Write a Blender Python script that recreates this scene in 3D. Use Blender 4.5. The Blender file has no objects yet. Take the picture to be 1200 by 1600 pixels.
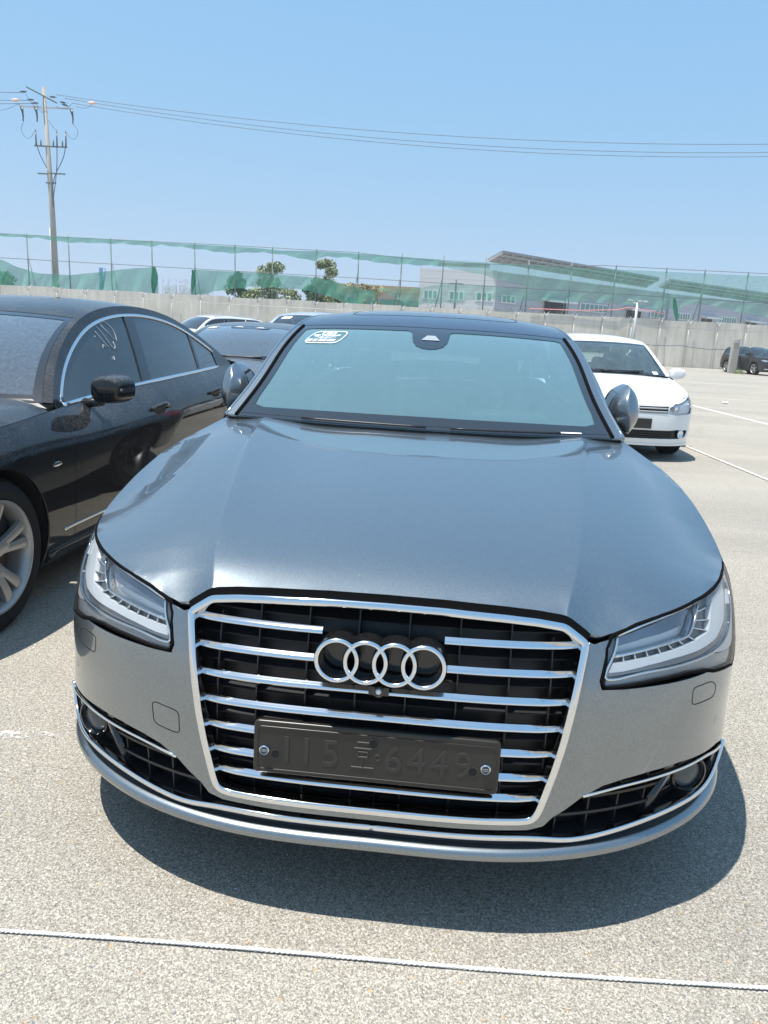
import bpy, bmesh, math, random
import numpy as np
from mathutils import Vector, Matrix
from mathutils.geometry import delaunay_2d_cdt
random.seed(7); RNG = np.random.default_rng(7)
R_ = math.radians
SC = bpy.context.scene
COL = SC.collection
# ---------------------------------------------------------------- camera
cam = bpy.data.cameras.new('camera'); camo = bpy.data.objects.new('camera', cam); COL.objects.link(camo)
SC.camera = camo
cam.sensor_fit = 'VERTICAL'; cam.sensor_height = 36; cam.lens = 36 * 1185.41 / 1600
cam.clip_start = .02; cam.clip_end = 6000
def cam_axes(yaw, pitch, roll):
    cy, sy, cp, sp, cr, sr = math.cos(yaw), math.sin(yaw), math.cos(pitch), math.sin(pitch), math.cos(roll), math.sin(roll)
    f = Vector((sy * cp, cy * cp, -sp)); r = Vector((cy, -sy, 0)); u = r.cross(f)
    return r * cr + u * sr, -r * sr + u * cr, f
_r, _u, _f = cam_axes(R_(-4.51062), R_(13.33935), R_(3.02776))
CAM = Vector((.1088, -1.49242, 1.3341))
camo.matrix_world = Matrix(((_r.x, _u.x, -_f.x, CAM.x), (_r.y, _u.y, -_f.y, CAM.y), (_r.z, _u.z, -_f.z, CAM.z), (0, 0, 0, 1)))
# ---------------------------------------------------------------- sky, sun, exposure
SUNV = Vector((-.245, -.115, 1.0)).normalized()          # towards the sun
EL = math.asin(SUNV.z); AZ = math.atan2(SUNV.x, SUNV.y)
SKY_G = ((.52, 1.16), (.25, 2.24), (.06, 4.1))
W = bpy.data.worlds.new('World'); SC.world = W; W.use_nodes = True
nt = W.node_tree; nt.nodes.clear()
o_ = nt.nodes.new('ShaderNodeOutputWorld'); b_ = nt.nodes.new('ShaderNodeBackground'); s_ = nt.nodes.new('ShaderNodeTexSky')
s_.sky_type = 'NISHITA'; s_.sun_disc = False; s_.sun_elevation = EL; s_.sun_rotation = AZ
s_.air_density = 1.0; s_.dust_density = .6; s_.ozone_density = 2.2; s_.altitude = 0
b_.inputs[1].default_value = .13
# soften the steep brightness range of the clear sky towards the horizon (thin summer haze)
_sp = nt.nodes.new('ShaderNodeSeparateColor'); _cb = nt.nodes.new('ShaderNodeCombineColor'); nt.links.new(s_.outputs[0], _sp.inputs[0])
for _i, (_g, _k) in enumerate(SKY_G):
    _p = nt.nodes.new('ShaderNodeMath'); _p.operation = 'POWER'; _p.inputs[1].default_value = _g; nt.links.new(_sp.outputs[_i], _p.inputs[0])
    _m = nt.nodes.new('ShaderNodeMath'); _m.operation = 'MULTIPLY'; _m.inputs[1].default_value = _k; nt.links.new(_p.outputs[0], _m.inputs[0]); nt.links.new(_m.outputs[0], _cb.inputs[_i])
nt.links.new(_cb.outputs[0], b_.inputs[0]); nt.links.new(b_.outputs[0], o_.inputs[0])
sl = bpy.data.lights.new('sun', 'SUN'); sl.energy = 4.6; sl.angle = R_(.53); sl.color = (1, .955, .88)
so = bpy.data.objects.new('sun', sl); COL.objects.link(so); so.location = (0, 0, 30)
so.rotation_euler = SUNV.to_track_quat('Z', 'Y').to_euler()
SC.view_settings.view_transform = 'Standard'; SC.view_settings.look = 'None'; SC.view_settings.exposure = .60; SC.view_settings.gamma = 1
SC.view_settings.use_curve_mapping = False
SC.render.engine = 'CYCLES'
SC.cycles.max_bounces = 8; SC.cycles.transparent_max_bounces = 16; SC.cycles.glossy_bounces = 5; SC.cycles.diffuse_bounces = 3
SC.cycles.use_denoising = True; SC.cycles.sample_clamp_indirect = 8
# ---------------------------------------------------------------- numeric helpers
def cardinal(x, q):
    """natural cubic spline cardinal basis: rows q, columns knots x"""
    x = np.asarray(x, float); q = np.asarray(q, float).ravel(); n = len(x); I = np.eye(n)
    if n == 2:
        w = (q - x[0]) / (x[1] - x[0]); return np.stack([1 - w, w], 1)
    h = np.diff(x); A = np.zeros((n, n)); Bm = np.zeros((n, n)); A[0, 0] = A[-1, -1] = 1
    for i in range(1, n - 1):
        A[i, i - 1] = h[i - 1]; A[i, i] = 2 * (h[i - 1] + h[i]); A[i, i + 1] = h[i]
        Bm[i] = 6 * ((I[i + 1] - I[i]) / h[i] - (I[i] - I[i - 1]) / h[i - 1])
    M = np.linalg.solve(A, Bm)
    k = np.clip(np.searchsorted(x, q) - 1, 0, n - 2)
    x0 = x[k]; hk = h[k]; qc = np.clip(q, x[0], x[-1]); a = (x0 + hk - qc) / hk; b = (qc - x0) / hk
    V = a[:, None] * I[k] + b[:, None] * I[k + 1] + ((a**3 - a)[:, None] * M[k] + (b**3 - b)[:, None] * M[k + 1]) * (hk**2)[:, None] / 6
    d = (I[k + 1] - I[k]) / hk[:, None] + (-(3 * a**2 - 1)[:, None] * M[k] + (3 * b**2 - 1)[:, None] * M[k + 1]) * hk[:, None] / 6
    return V + d * (q - qc)[:, None]

def spl(x, y, q):
    return cardinal(x, q) @ np.asarray(y, float)

def tens(xs, xt, V, s, t):
    A = cardinal(xs, s); B = cardinal(xt, t); V = np.asarray(V, float)
    return np.einsum('ni,ij,nj->n', A, V, B)

def mapf(f, n=None):
    """unit normal of a surface f(uv)->(N,3) by finite differences"""
    def nor(uv, e=2e-3):
        uv = np.asarray(uv, float); du = np.array([e, 0]); dv = np.array([0, e])
        a = f(uv + du) - f(uv - du); b = f(uv + dv) - f(uv - dv)
        c = np.cross(a, b); L = np.linalg.norm(c, axis=1); L[L < 1e-12] = 1
        return c / L[:, None]
    return nor

def inv(f, targ, comps, dom, w=(1, 1), grid=60):
    """find uv with f(uv)[comps]==targ"""
    targ = np.atleast_2d(np.asarray(targ, float)); comps = list(comps)
    U, V = np.meshgrid(np.linspace(dom[0], dom[1], grid * 2), np.linspace(dom[2], dom[3], grid))
    G = np.stack([U.ravel(), V.ravel()], 1); PG = f(G)[:, comps]
    uv = np.array([G[np.argmin(((PG - t)**2).sum(1))] for t in targ])
    for _ in range(12):
        r = f(uv)[:, comps] - targ; e = 1e-4
        Ju = (f(uv + [e, 0])[:, comps] - f(uv - [e, 0])[:, comps]) / (2 * e)
        Jv = (f(uv + [0, e])[:, comps] - f(uv - [0, e])[:, comps]) / (2 * e)
        det = Ju[:, 0] * Jv[:, 1] - Ju[:, 1] * Jv[:, 0]; det = np.where(abs(det) < 1e-6, 1e-6, det)
        du = (r[:, 0] * Jv[:, 1] - r[:, 1] * Jv[:, 0]) / det; dv = (Ju[:, 0] * r[:, 1] - Ju[:, 1] * r[:, 0]) / det
        st = np.stack([du, dv], 1); m = np.clip(0.08 / np.maximum(np.linalg.norm(st, axis=1), 1e-9), 0, 1)
        uv = uv - st * m[:, None]
        uv[:, 0] = np.clip(uv[:, 0], dom[0] - .02, dom[1] + .02); uv[:, 1] = np.clip(uv[:, 1], dom[2] - .05, dom[3] + .05)
    return uv

def dens(poly, step, closed=True):
    poly = [np.asarray(p, float) for p in poly]; out = []; n = len(poly)
    for i in range(n if closed else n - 1):
        a = poly[i]; b = poly[(i + 1) % n]; k = max(1, int(math.ceil(np.linalg.norm(b - a) / step)))
        for j in range(k): out.append(a + (b - a) * j / k)
    if not closed: out.append(poly[-1])
    return np.array(out)

def smooth_curve(pts, step=.02, closed=False):
    """spline through points, chord-length parameter"""
    P = np.asarray(pts, float)
    if closed:
        m = min(4, len(P)); n = len(P); Q = np.vstack([P[-m:], P, P[:m + 1]])
    else: Q = P
    d = np.r_[0, np.cumsum(np.linalg.norm(np.diff(Q, axis=0), axis=1))]
    if closed: a, b = d[m], d[m + n]
    else: a, b = 0, d[-1]
    k = max(2, int((b - a) / step)); q = np.linspace(a, b, k + 1)
    R = spl(d, Q, q)
    return R[:-1] if closed else R

def rounded(poly, r, k=4):
    """round the corners of a 2D polygon"""
    P = [np.asarray(p, float) for p in poly]; n = len(P); out = []
    rr = r if hasattr(r, '__len__') else [r] * n
    for i in range(n):
        a, b, c2 = P[i - 1], P[i], P[(i + 1) % n]
        u = a - b; v = c2 - b; lu, lv = np.linalg.norm(u), np.linalg.norm(v)
        d = min(rr[i], lu * .48, lv * .48)
        if d <= 1e-6: out.append(b); continue
        p0 = b + u / lu * d; p1 = b + v / lv * d
        for j in range(k + 1):
            w = j / k; out.append((1 - w)**2 * p0 + 2 * w * (1 - w) * b + w * w * p1)
    return np.array(out)

def inpoly(pts, poly):
    x, y = pts[:, 0], pts[:, 1]; res = np.zeros(len(pts), bool); n = len(poly); j = n - 1
    for i in range(n):
        xi, yi = poly[i]; xj, yj = poly[j]
        c2 = ((yi > y) != (yj > y))
        if c2.any():
            with np.errstate(divide='ignore', invalid='ignore'):
                res ^= c2 & (x < (xj - xi) * (y - yi) / (yj - yi) + xi)
        j = i
    return res

def distpoly(pts, poly, closed=True):
    d = np.full(len(pts), 1e9); n = len(poly)
    for i in range(n if closed else n - 1):
        a = poly[i]; b = poly[(i + 1) % n]; ab = b - a; L = (ab**2).sum()
        t = np.clip(((pts - a) @ ab) / max(L, 1e-12), 0, 1)
        d = np.minimum(d, np.linalg.norm(pts - a - t[:, None] * ab, axis=1))
    return d

class Shell:
    """car side skin that wraps round nose, flank and tail.  s = arc length of the plan outline, t = 0 bottom .. 1 top.
    cols: (key, zs, insets) key = ('x',v) on the nose, ('y',v) on the flank, ('r',v) on the tail"""
    TK = np.array([0, .2, .4, .6, .8, 1.])
    def __init__(self, W, L, Df, nf, Dr, nr, cols):
        th = np.linspace(0, math.pi / 2, 1500)
        fx = W * np.sin(th)**(2 / nf); fy = Df * (1 - np.cos(th)**(2 / nf))
        rx = W * np.cos(th)**(2 / nr); ry = L - Dr * (1 - np.sin(th)**(2 / nr))
        X = np.r_[fx, np.full(400, W), rx]; Y = np.r_[fy, np.linspace(Df, L - Dr, 402)[1:-1], ry]
        d = np.r_[0, np.cumsum(np.hypot(np.diff(X), np.diff(Y)))]
        keep = np.r_[True, np.diff(d) > 1e-6]; X, Y, d = X[keep], Y[keep], d[keep]
        self.len = d[-1]; q = np.linspace(0, d[-1], 1200); X = np.interp(q, d, X); Y = np.interp(q, d, Y)
        tx = np.gradient(X, q); ty = np.gradient(Y, q)
        ker = np.hanning(25); ker /= ker.sum()
        def sm(a, odd):
            p = np.r_[(-1 if odd else 1) * a[12:0:-1], a, (-1 if odd else 1) * a[-2:-14:-1]]
            return np.convolve(p, ker, 'valid')
        tx = sm(tx, False); ty = sm(ty, True)
        L2 = np.hypot(tx, ty); self.q = q; self.X = X; self.Y = Y; self.nx = ty / L2; self.ny = -tx / L2
        ks = []
        for key, z, ins in cols:
            if key[0] == 'x': s = self.s_of_x(key[1])
            elif key[0] == 'y': s = self.s_of_y(key[1])
            else: s = self.len - (np.interp(key[1], X[::-1][:400], (self.len - q)[::-1][:400]) if key[1] > 0 else 0)
            ks.append(s)
        ks = np.array(ks, float)
        Z = np.array([c2[1] for c2 in cols], float); N = np.array([c2[2] for c2 in cols], float)
        # mirror columns over both ends so the skin is smooth across the centre line
        self.ks = np.r_[-ks[2:0:-1], ks, 2 * self.len - ks[-2:-4:-1]]
        self.Z = np.vstack([Z[2:0:-1], Z, Z[-2:-4:-1]]); self.N = np.vstack([N[2:0:-1], N, N[-2:-4:-1]])
    def s_of_x(self, x): 
        h = len(self.q) // 2; return float(np.interp(x, self.X[:h], self.q[:h]))
    def s_of_y(self, y): return float(np.interp(y, self.Y, self.q))
    def __call__(self, uv):
        uv = np.asarray(uv, float); s, t = uv[:, 0], uv[:, 1]
        sc = np.clip(s, 0, self.len)
        x = np.interp(sc, self.q, self.X); y = np.interp(sc, self.q, self.Y)
        nx = np.interp(sc, self.q, self.nx); ny = np.interp(sc, self.q, self.ny)
        x = x + (s - sc) * np.where(s < 0, 1, -1) * np.where(s == sc, 0, 1)
        A = cardinal(self.ks, s); B = cardinal(self.TK, t)
        ins = np.einsum('ni,ij,nj->n', A, self.N, B); z = np.einsum('ni,ij,nj->n', A, self.Z, B)
        return np.stack([x - nx * ins, y - ny * ins, z], 1)
    def side(self, yz, ymin=.3, ymax=None):
        """(y,z) on the flank -> (s,t)"""
        return inv(self, yz, (1, 2), (self.s_of_x(self.X.max() * .9), self.len - .8, 0, 1))
    def front(self, xz):
        return inv(self, xz, (0, 2), (0, self.s_of_x(self.X.max() * .985), 0, 1))

class Top:
    """windscreen, roof and rear window as one skin: u = -1..1 across, w = 0..1 along the roof rail"""
    def __init__(self, rail, extra):
        # rail: rows (x,y,z) from windscreen base to rear window base; extra: rows (bow, dz)
        R = np.asarray(rail, float); d = np.r_[0, np.cumsum(np.linalg.norm(np.diff(R, axis=0), axis=1))]
        self.d = d / d[-1]; self.len = d[-1]; self.R = R; self.E = np.asarray(extra, float)
    def rail(self, w): return spl(self.d, self.R, w)
    def w_of_y(self, y):
        w = np.linspace(0, 1, 801); return float(np.interp(y, self.rail(w)[:, 1], w))
    def __call__(self, uv):
        uv = np.asarray(uv, float); u, w = uv[:, 0], uv[:, 1]
        r = spl(self.d, self.R, w); e = spl(self.d, self.E, w)
        c = 1 - u**2; c2 = 1 - abs(u)**2.6
        return np.stack([u * r[:, 0], r[:, 1] - e[:, 0] * c, r[:, 2] + e[:, 1] * c2], 1)

class Cabin:
    """side glass skin (y,z)->x and the top skin over it"""
    def __init__(s, S, a, b, rail, extra, lift=0.0):
        s.S = S; s.a = a; s.b = b
        y = np.linspace(.6, S.Y.max() - .05, 160); P = S(np.stack([[S.s_of_y(v) for v in y], np.ones(len(y))], 1))
        o = np.argsort(P[:, 1]); s.by = P[o, 1]; s.bx = P[o, 0]; s.bz = P[o, 2] + lift
        R = np.array([(0, y_, z_) for y_, z_ in rail], float); R[:, 0] = s.C(R[:, 1:])[:, 0]
        s.T = Top(R, extra); w = np.linspace(0, 1, 200); s.rw = s.T.rail(w)
        s.len = s.T.len
    def zb(s, y): return np.interp(y, s.by, s.bz)
    def C(s, yz):
        yz = np.asarray(yz, float); y, z = yz[:, 0], yz[:, 1]; h = z - np.interp(y, s.by, s.bz)
        return np.stack([np.interp(y, s.by, s.bx) - s.a * h - s.b * h * h, y, z], 1)
    def top(s, uv):
        uv = np.asarray(uv, float); return s.T(np.stack([uv[:, 0] / .68, uv[:, 1] / s.len], 1))
    def wl(s, y): return s.T.w_of_y(y) * s.len
    def off(s, d):
        """rail curve moved d into the side window, as (y,z)"""
        yz = s.rw[:, 1:]; t = np.gradient(yz, axis=0); t /= np.linalg.norm(t, axis=1)[:, None]
        n = np.stack([t[:, 1], -t[:, 0]], 1); return yz + n * d
    def region(s, y0, y1, low, d, l0=0, l1=0, n=26):
        """(y,z) polygon between belt+low and rail-d for y0..y1 (rear end may lean by yshift)"""
        o = s.off(d); k = np.argsort(o[:, 0]); oy, oz = o[k, 0], o[k, 1]
        lo = []; up = []
        for y in np.linspace(y0, y1, n):
            ln = l0 + (l1 - l0) * (y - y0) / (y1 - y0); z0 = s.zb(y) + low; zq = np.interp(y, oy, oz, left=-1, right=-1)
            for _ in range(3): yy = y + ln * max(0, (zq - z0)) / .42; zq = np.interp(yy, oy, oz, left=-1, right=-1)
            if zq > z0 + .012: lo.append((y, z0)); up.append((yy, zq))
        return np.array(lo + up[::-1])
# ---------------------------------------------------------------- objects
def root(name, label, cat, loc=(0, 0, 0), rz=0, group=None):
    o = bpy.data.objects.new(name, None); COL.objects.link(o); o.location = loc; o.rotation_euler = (0, 0, rz)
    o.empty_display_size = .2; o['label'] = label; o['category'] = cat
    if group: o['group'] = group
    return o
def tag(o, label=None, cat=None, group=None, kind=None):
    if label: o['label'] = label
    if cat: o['category'] = cat
    if group: o['group'] = group
    if kind: o['kind'] = kind
    return o
def mk(name, V, F, mat, parent=None, smooth=True, N=None, sharp=None, bevel=None, mats=None, fm=None, subsurf=0):
    me = bpy.data.meshes.new(name); V = [tuple(float(c) for c in v) for v in V]
    me.from_pydata(V, [], [tuple(int(i) for i in f) for f in F]); me.update()
    for m in (mats or [mat]): me.materials.append(m)
    if fm is not None: me.polygons.foreach_set('material_index', [int(i) for i in fm])
    if smooth:
        me.polygons.foreach_set('use_smooth', [True] * len(me.polygons))
        if N is not None: me.normals_split_custom_set_from_vertices([tuple(float(c) for c in n) for n in N])
        elif sharp != 0:
            me.set_sharp_from_angle(angle=R_(sharp or 35))
    ob = bpy.data.objects.new(name, me); COL.objects.link(ob)
    if parent is not None: ob.parent = parent
    if bevel:
        b = ob.modifiers.new('b', 'BEVEL'); b.width = bevel; b.segments = 2; b.limit_method = 'ANGLE'; b.angle_limit = R_(40); b.harden_normals = False
    if subsurf:
        b = ob.modifiers.new('s', 'SUBSURF'); b.levels = b.render_levels = subsurf
    return ob
class MB:
    """collects primitives, links them as one mesh"""
    def __init__(s): s.V = []; s.F = []; s.M = []
    def add(s, V, F, m=0):
        n = len(s.V); s.V += [tuple(v) for v in V]; s.F += [tuple(i + n for i in f) for f in F]; s.M += [m] * len(F); return s
    def box(s, c, d, rot=None, m=0, taper=1.0):
        x, y, z = d[0] / 2, d[1] / 2, d[2] / 2; t = taper
        P = [(-x, -y, -z), (x, -y, -z), (x, y, -z), (-x, y, -z), (-x * t, -y * t, z), (x * t, -y * t, z), (x * t, y * t, z), (-x * t, y * t, z)]
        if rot is not None: P = [tuple(rot @ Vector(p)) for p in P]
        P = [(p[0] + c[0], p[1] + c[1], p[2] + c[2]) for p in P]
        return s.add(P, [(0, 3, 2, 1), (4, 5, 6, 7), (0, 1, 5, 4), (1, 2, 6, 5), (2, 3, 7, 6), (3, 0, 4, 7)], m)
    def tube(s, path, r, n=8, closed=False, m=0, caps=True):
        P = [Vector(p) for p in path]; k = len(P); rr = r if hasattr(r, '__len__') else [r] * k
        T = []
        for i in range(k):
            a = P[i - 1] if (i > 0 or closed) else P[i]; b = P[(i + 1) % k] if (i < k - 1 or closed) else P[i]
            T.append((b - a).normalized() if (b - a).length > 1e-9 else Vector((0, 0, 1)))
        u = T[0].orthogonal().normalized(); V = []
        for i in range(k):
            u = (u - T[i] * u.dot(T[i])).normalized(); w = T[i].cross(u)
            for j in range(n):
                a = 2 * math.pi * j / n; V.append(P[i] + (u * math.cos(a) + w * math.sin(a)) * rr[i])
        F = []
        for i in range(k if closed else k - 1):
            i2 = (i + 1) % k
            for j in range(n): F.append((i * n + j, i * n + (j + 1) % n, i2 * n + (j + 1) % n, i2 * n + j))
        if not closed and caps: F.append(tuple(range(n))[::-1]); F.append(tuple((k - 1) * n + j for j in range(n)))
        return s.add([tuple(v) for v in V], F, m)
    def cyl(s, a, b, r, r2=None, n=16, m=0): return s.tube([a, b], [r, r if r2 is None else r2], n, m=m)
    def lathe(s, prof, axis='x', c=(0, 0, 0), n=32, m=0, closed=False, a0=0, a1=2 * math.pi):
        """prof: (r, h) ; h along axis"""
        V = []; full = abs(a1 - a0 - 2 * math.pi) < 1e-6; N = n if full else n + 1
        for j in range(N):
            a = a0 + (a1 - a0) * j / n; ca, sa = math.cos(a), math.sin(a)
            for r, h in prof:
                if axis == 'x': p = (h, r * ca, r * sa)
                elif axis == 'y': p = (r * ca, h, r * sa)
                else: p = (r * ca, r * sa, h)
                V.append((p[0] + c[0], p[1] + c[1], p[2] + c[2]))
        k = len(prof); F = []
        for j in range(n if full else n):
            j2 = (j + 1) % N
            for i in range(k if closed else k - 1):
                i2 = (i + 1) % k; F.append((j * k + i, j2 * k + i, j2 * k + i2, j * k + i2))
        return s.add(V, F, m)
    def prism(s, poly, a, b, f, m=0):
        """extrude 2D polygon between depth a and b; f(u,v,w)->3D"""
        n = len(poly); V = [f(p[0], p[1], a) for p in poly] + [f(p[0], p[1], b) for p in poly]
        F = [tuple(range(n)), tuple(range(2 * n - 1, n - 1, -1))] + [(i, i + n, (i + 1) % n + n, (i + 1) % n) for i in range(n)]
        return s.add(V, F, m)
    def grid(s, fn, nu, nv, m=0, cu=False, cv=False):
        V = [fn(i / (nu if not cu else nu), j / nv) for i in range(nu + (0 if cu else 1)) for j in range(nv + (0 if cv else 1))]
        a = nu if cu else nu + 1; b = nv if cv else nv + 1; F = []
        for i in range(nu):
            for j in range(nv):
                i2 = (i + 1) % a; j2 = (j + 1) % b; F.append((i * b + j, i2 * b + j, i2 * b + j2, i * b + j2))
        return s.add(V, F, m)
    def xf(s, M): s.V = [tuple(M @ Vector(v)) for v in s.V]; return s
    def build(s, name, mat, parent=None, mats=None, **kw):
        V, F = s.V, s.F
        return mk(name, V, F, mat, parent, mats=mats, fm=s.M if mats else None, **kw)
def recalc(ob):
    bm = bmesh.new(); bm.from_mesh(ob.data); bmesh.ops.recalc_face_normals(bm, faces=bm.faces); bm.to_mesh(ob.data); bm.free(); return ob

def copy_tree(o, parent=None):
    c = o.copy(); COL.objects.link(c)
    if parent is not None: c.parent = parent
    for ch in [x for x in o.children]: copy_tree(ch, c)
    return c

# ---------------------------------------------------------------- curved panels cut from a smooth skin
def tri_panel(f, outline, cut=(), step=.03, off=0.0, asp=1.0, bstep=None, extra=None):
    """triangulate polygon 'outline' minus polygons 'cut' in uv; returns V,N,F,boundary edges"""
    A = np.array([1, asp]); bs = bstep or step * .6
    polys = [dens(np.asarray(p, float) * A, bs) for p in [outline] + list(cut)]
    lo = polys[0].min(0); hi = polys[0].max(0)
    xs = np.arange(lo[0] + step * .37, hi[0], step); ys = np.arange(lo[1] + step * .41, hi[1], step * .87)
    G = np.array([(x + (step / 2 if j % 2 else 0), y) for j, y in enumerate(ys) for x in xs]).reshape(-1, 2)
    if len(G):
        m = inpoly(G, polys[0])
        G = G[m]
        for q in polys[1:]: G = G[~inpoly(G, q)]
        if len(G):
            d = np.full(len(G), 1e9)
            for q in polys: d = np.minimum(d, distpoly(G, q))
            G = G[d > step * .45]
    if extra is not None:
        X = np.asarray(extra) * A; X = X[inpoly(X, polys[0])]; dx = distpoly(X, polys[0]); X = X[dx > .004]; dd = np.array([((X - g)**2).sum(1).min() for g in G]); G = np.vstack([G[dd > .006**2], X])
    P = [tuple(p) for q in polys for p in q] + [tuple(p) for p in G]
    E = []; k = 0
    for q in polys:
        n = len(q); E += [(k + i, k + (i + 1) % n) for i in range(n)]; k += n
    r = delaunay_2d_cdt([Vector(p) for p in P], E, [], 0, 1e-7)
    UV = np.array([tuple(v) for v in r[0]]); T = np.array([t for t in r[2] if len(t) == 3])
    c = UV[T].mean(1); m = inpoly(c, polys[0])
    for q in polys[1:]: m &= ~inpoly(c, q)
    T = T[m]
    a, b, c2 = UV[T[:, 0]], UV[T[:, 1]], UV[T[:, 2]]
    ar = (b[:, 0] - a[:, 0]) * (c2[:, 1] - a[:, 1]) - (b[:, 1] - a[:, 1]) * (c2[:, 0] - a[:, 0])
    T[ar < 0] = T[ar < 0][:, ::-1]; T = T[abs(ar) > 1e-12]
    used = np.unique(T); mp = -np.ones(len(UV), int); mp[used] = np.arange(len(used)); T = mp[T]; UV = UV[used] / A
    V = f(UV); N = mapf(f)(UV); V = V + N * off
    es = {}
    for t in T:
        for i in range(3):
            e = (t[i], t[(i + 1) % 3]); es[e] = 1
    B = [e for e in es if (e[1], e[0]) not in es]
    return V, N, [tuple(t) for t in T], B

def panel(name, f, outline, mat, parent, cut=(), step=.03, off=0.0, asp=1.0, bstep=None, flange=.012, side='both', back=False, flip=False, label=None, extra=None):
    """side: 'r' right only, 'l' mirrored only, 'both' one mesh with its mirror image, 'sep' two objects"""
    V, N, F, B = tri_panel(f, outline, cut, step, off, asp, bstep, extra)
    if flip: N = -N; F = [t[::-1] for t in F]; B = [(b, a) for a, b in B]
    V = list(map(np.array, V)); N = list(map(np.array, N)); F = list(F)
    if flange:
        mp = {}; nb = {}
        for a, b in B:
            if side == 'both' and abs(V[a][0]) < 2e-4 and abs(V[b][0]) < 2e-4: continue
            ed = V[b] - V[a]; out = np.cross(ed, (N[a] + N[b]) / 2); L = np.linalg.norm(out)
            if L < 1e-12: continue
            for i in (a, b): nb[i] = nb.get(i, 0) + out / L
        for i, o in nb.items():
            L = np.linalg.norm(o); o = o / L if L > 1e-9 else N[i]
            r = .0012
            mp[i] = (len(V), len(V) + 1); V.append(V[i] + o * .0); N.append((N[i] + o) / np.linalg.norm(N[i] + o)); V.append(V[i] - N[i] * flange); N.append(o)
        for a, b in B:
            if a in mp and b in mp:
                if side == 'both' and abs(V[a][0]) < 2e-4 and abs(V[b][0]) < 2e-4: continue
                F.append((b, a, mp[a][0], mp[b][0])) if False else None
                F.append((mp[b][0], mp[a][0], mp[a][1], mp[b][1]))
    V = np.array(V); N = np.array(N)
    def mirror(V, N, F): return V * [-1, 1, 1], N * [-1, 1, 1], [t[::-1] for t in F]
    res = []
    if side in ('r', 'sep'): res.append(mk(name, V, F, mat, parent, N=N))
    if side in ('l', 'sep'):
        a, b, c = mirror(V, N, F); res.append(mk(name, a, c, mat, parent, N=b))
    if side == 'both':
        a, b, c = mirror(V, N, F); n = len(V)
        res.append(mk(name, np.vstack([V, a]), F + [tuple(i + n for i in t) for t in c], mat, parent, N=np.vstack([N, b])))
    if label:
        for r in res: r['label'] = label
    return res if len(res) > 1 else res[0]

def strip(mb, f, uv, prof, closed=False, mirror=False, off=0, m=0):
    """sweep profile [(side, up)] along a curve drawn on skin f"""
    uv = np.asarray(uv, float); P = f(uv); N = mapf(f)(uv); P = P + N * off; k = len(P)
    T = np.array([P[(i + 1) % k if (closed or i < k - 1) else i] - P[i - 1 if (closed or i > 0) else i] for i in range(k)])
    T /= np.maximum(np.linalg.norm(T, axis=1), 1e-9)[:, None]; S = np.cross(T, N); S /= np.linalg.norm(S, axis=1)[:, None]
    n = len(prof); V = []
    for i in range(k):
        pr = prof if not callable(prof) else prof(i / (k - 1))
        for a, b in pr: V.append(P[i] + S[i] * a + N[i] * b)
    if callable(prof): n = len(prof(0))
    F = []
    for i in range(k if closed else k - 1):
        i2 = (i + 1) % k
        for j in range(n): F.append((i * n + j, i2 * n + j, i2 * n + (j + 1) % n, i * n + (j + 1) % n))
    if not closed: F.append(tuple(range(n))); F.append(tuple((k - 1) * n + j for j in range(n))[::-1])
    mb.add([tuple(v) for v in V], F, m)
    if mirror: mb.add([(-v[0], v[1], v[2]) for v in V], [t[::-1] for t in F], m)
    return mb
def rprof(w, h, base=-.004, r=.35, k=4):
    """rounded ridge profile of width w standing h above the skin"""
    P = [(-w / 2, base)]
    for i in range(k + 1):
        a = math.pi - math.pi / 2 * i / k; P.append((-w / 2 + w * r + w * r * math.cos(a), h - w * r * .6 + w * r * .6 * math.sin(a)))
    for i in range(k + 1):
        a = math.pi / 2 - math.pi / 2 * i / k; P.append((w / 2 - w * r + w * r * math.cos(a), h - w * r * .6 + w * r * .6 * math.sin(a)))
    P.append((w / 2, base)); return P[::-1]

# ---------------------------------------------------------------- materials
def mat(name, base=(.5, .5, .5), rough=.5, metal=0, coat=0, spec=.5, coat_rough=.03, alpha=None, emis=None):
    m = bpy.data.materials.new(name); m.use_nodes = True; b = m.node_tree.nodes['Principled BSDF']
    b.inputs['Base Color'].default_value = (*base, 1); b.inputs['Roughness'].default_value = rough; b.inputs['Metallic'].default_value = metal
    b.inputs['Coat Weight'].default_value = coat; b.inputs['Coat Roughness'].default_value = coat_rough; b.inputs['Specular IOR Level'].default_value = spec
    return m
def nn(m, t, **kw):
    n = m.node_tree.nodes.new(t)
    for k, v in kw.items():
        if k.startswith('i_'):
            key = k[2:]; key = int(key) if key.isdigit() else key.replace('_', ' ')
            n.inputs[key].default_value = v
        else: setattr(n, k, v)
    return n
def lk(m, a, b): m.node_tree.links.new(a, b)
def bsdf(m): return m.node_tree.nodes['Principled BSDF']
def coords(m, scale=(1, 1, 1), which='Object', rot=(0, 0, 0)):
    t = nn(m, 'ShaderNodeTexCoord'); mp = nn(m, 'ShaderNodeMapping'); mp.inputs['Scale'].default_value = scale; mp.inputs['Rotation'].default_value = rot
    lk(m, t.outputs[which], mp.inputs[0]); return mp.outputs[0]
def ramp(m, fac, stops, interp='LINEAR'):
    r = nn(m, 'ShaderNodeValToRGB'); r.color_ramp.interpolation = interp; e = r.color_ramp.elements
    while len(e) < len(stops): e.new(.5)
    for i, (p, c) in enumerate(stops):
        e[i].position = p; e[i].color = (*c, 1) if hasattr(c, '__len__') else (c, c, c, 1)
    lk(m, fac, r.inputs[0]); return r.outputs[0]
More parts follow.
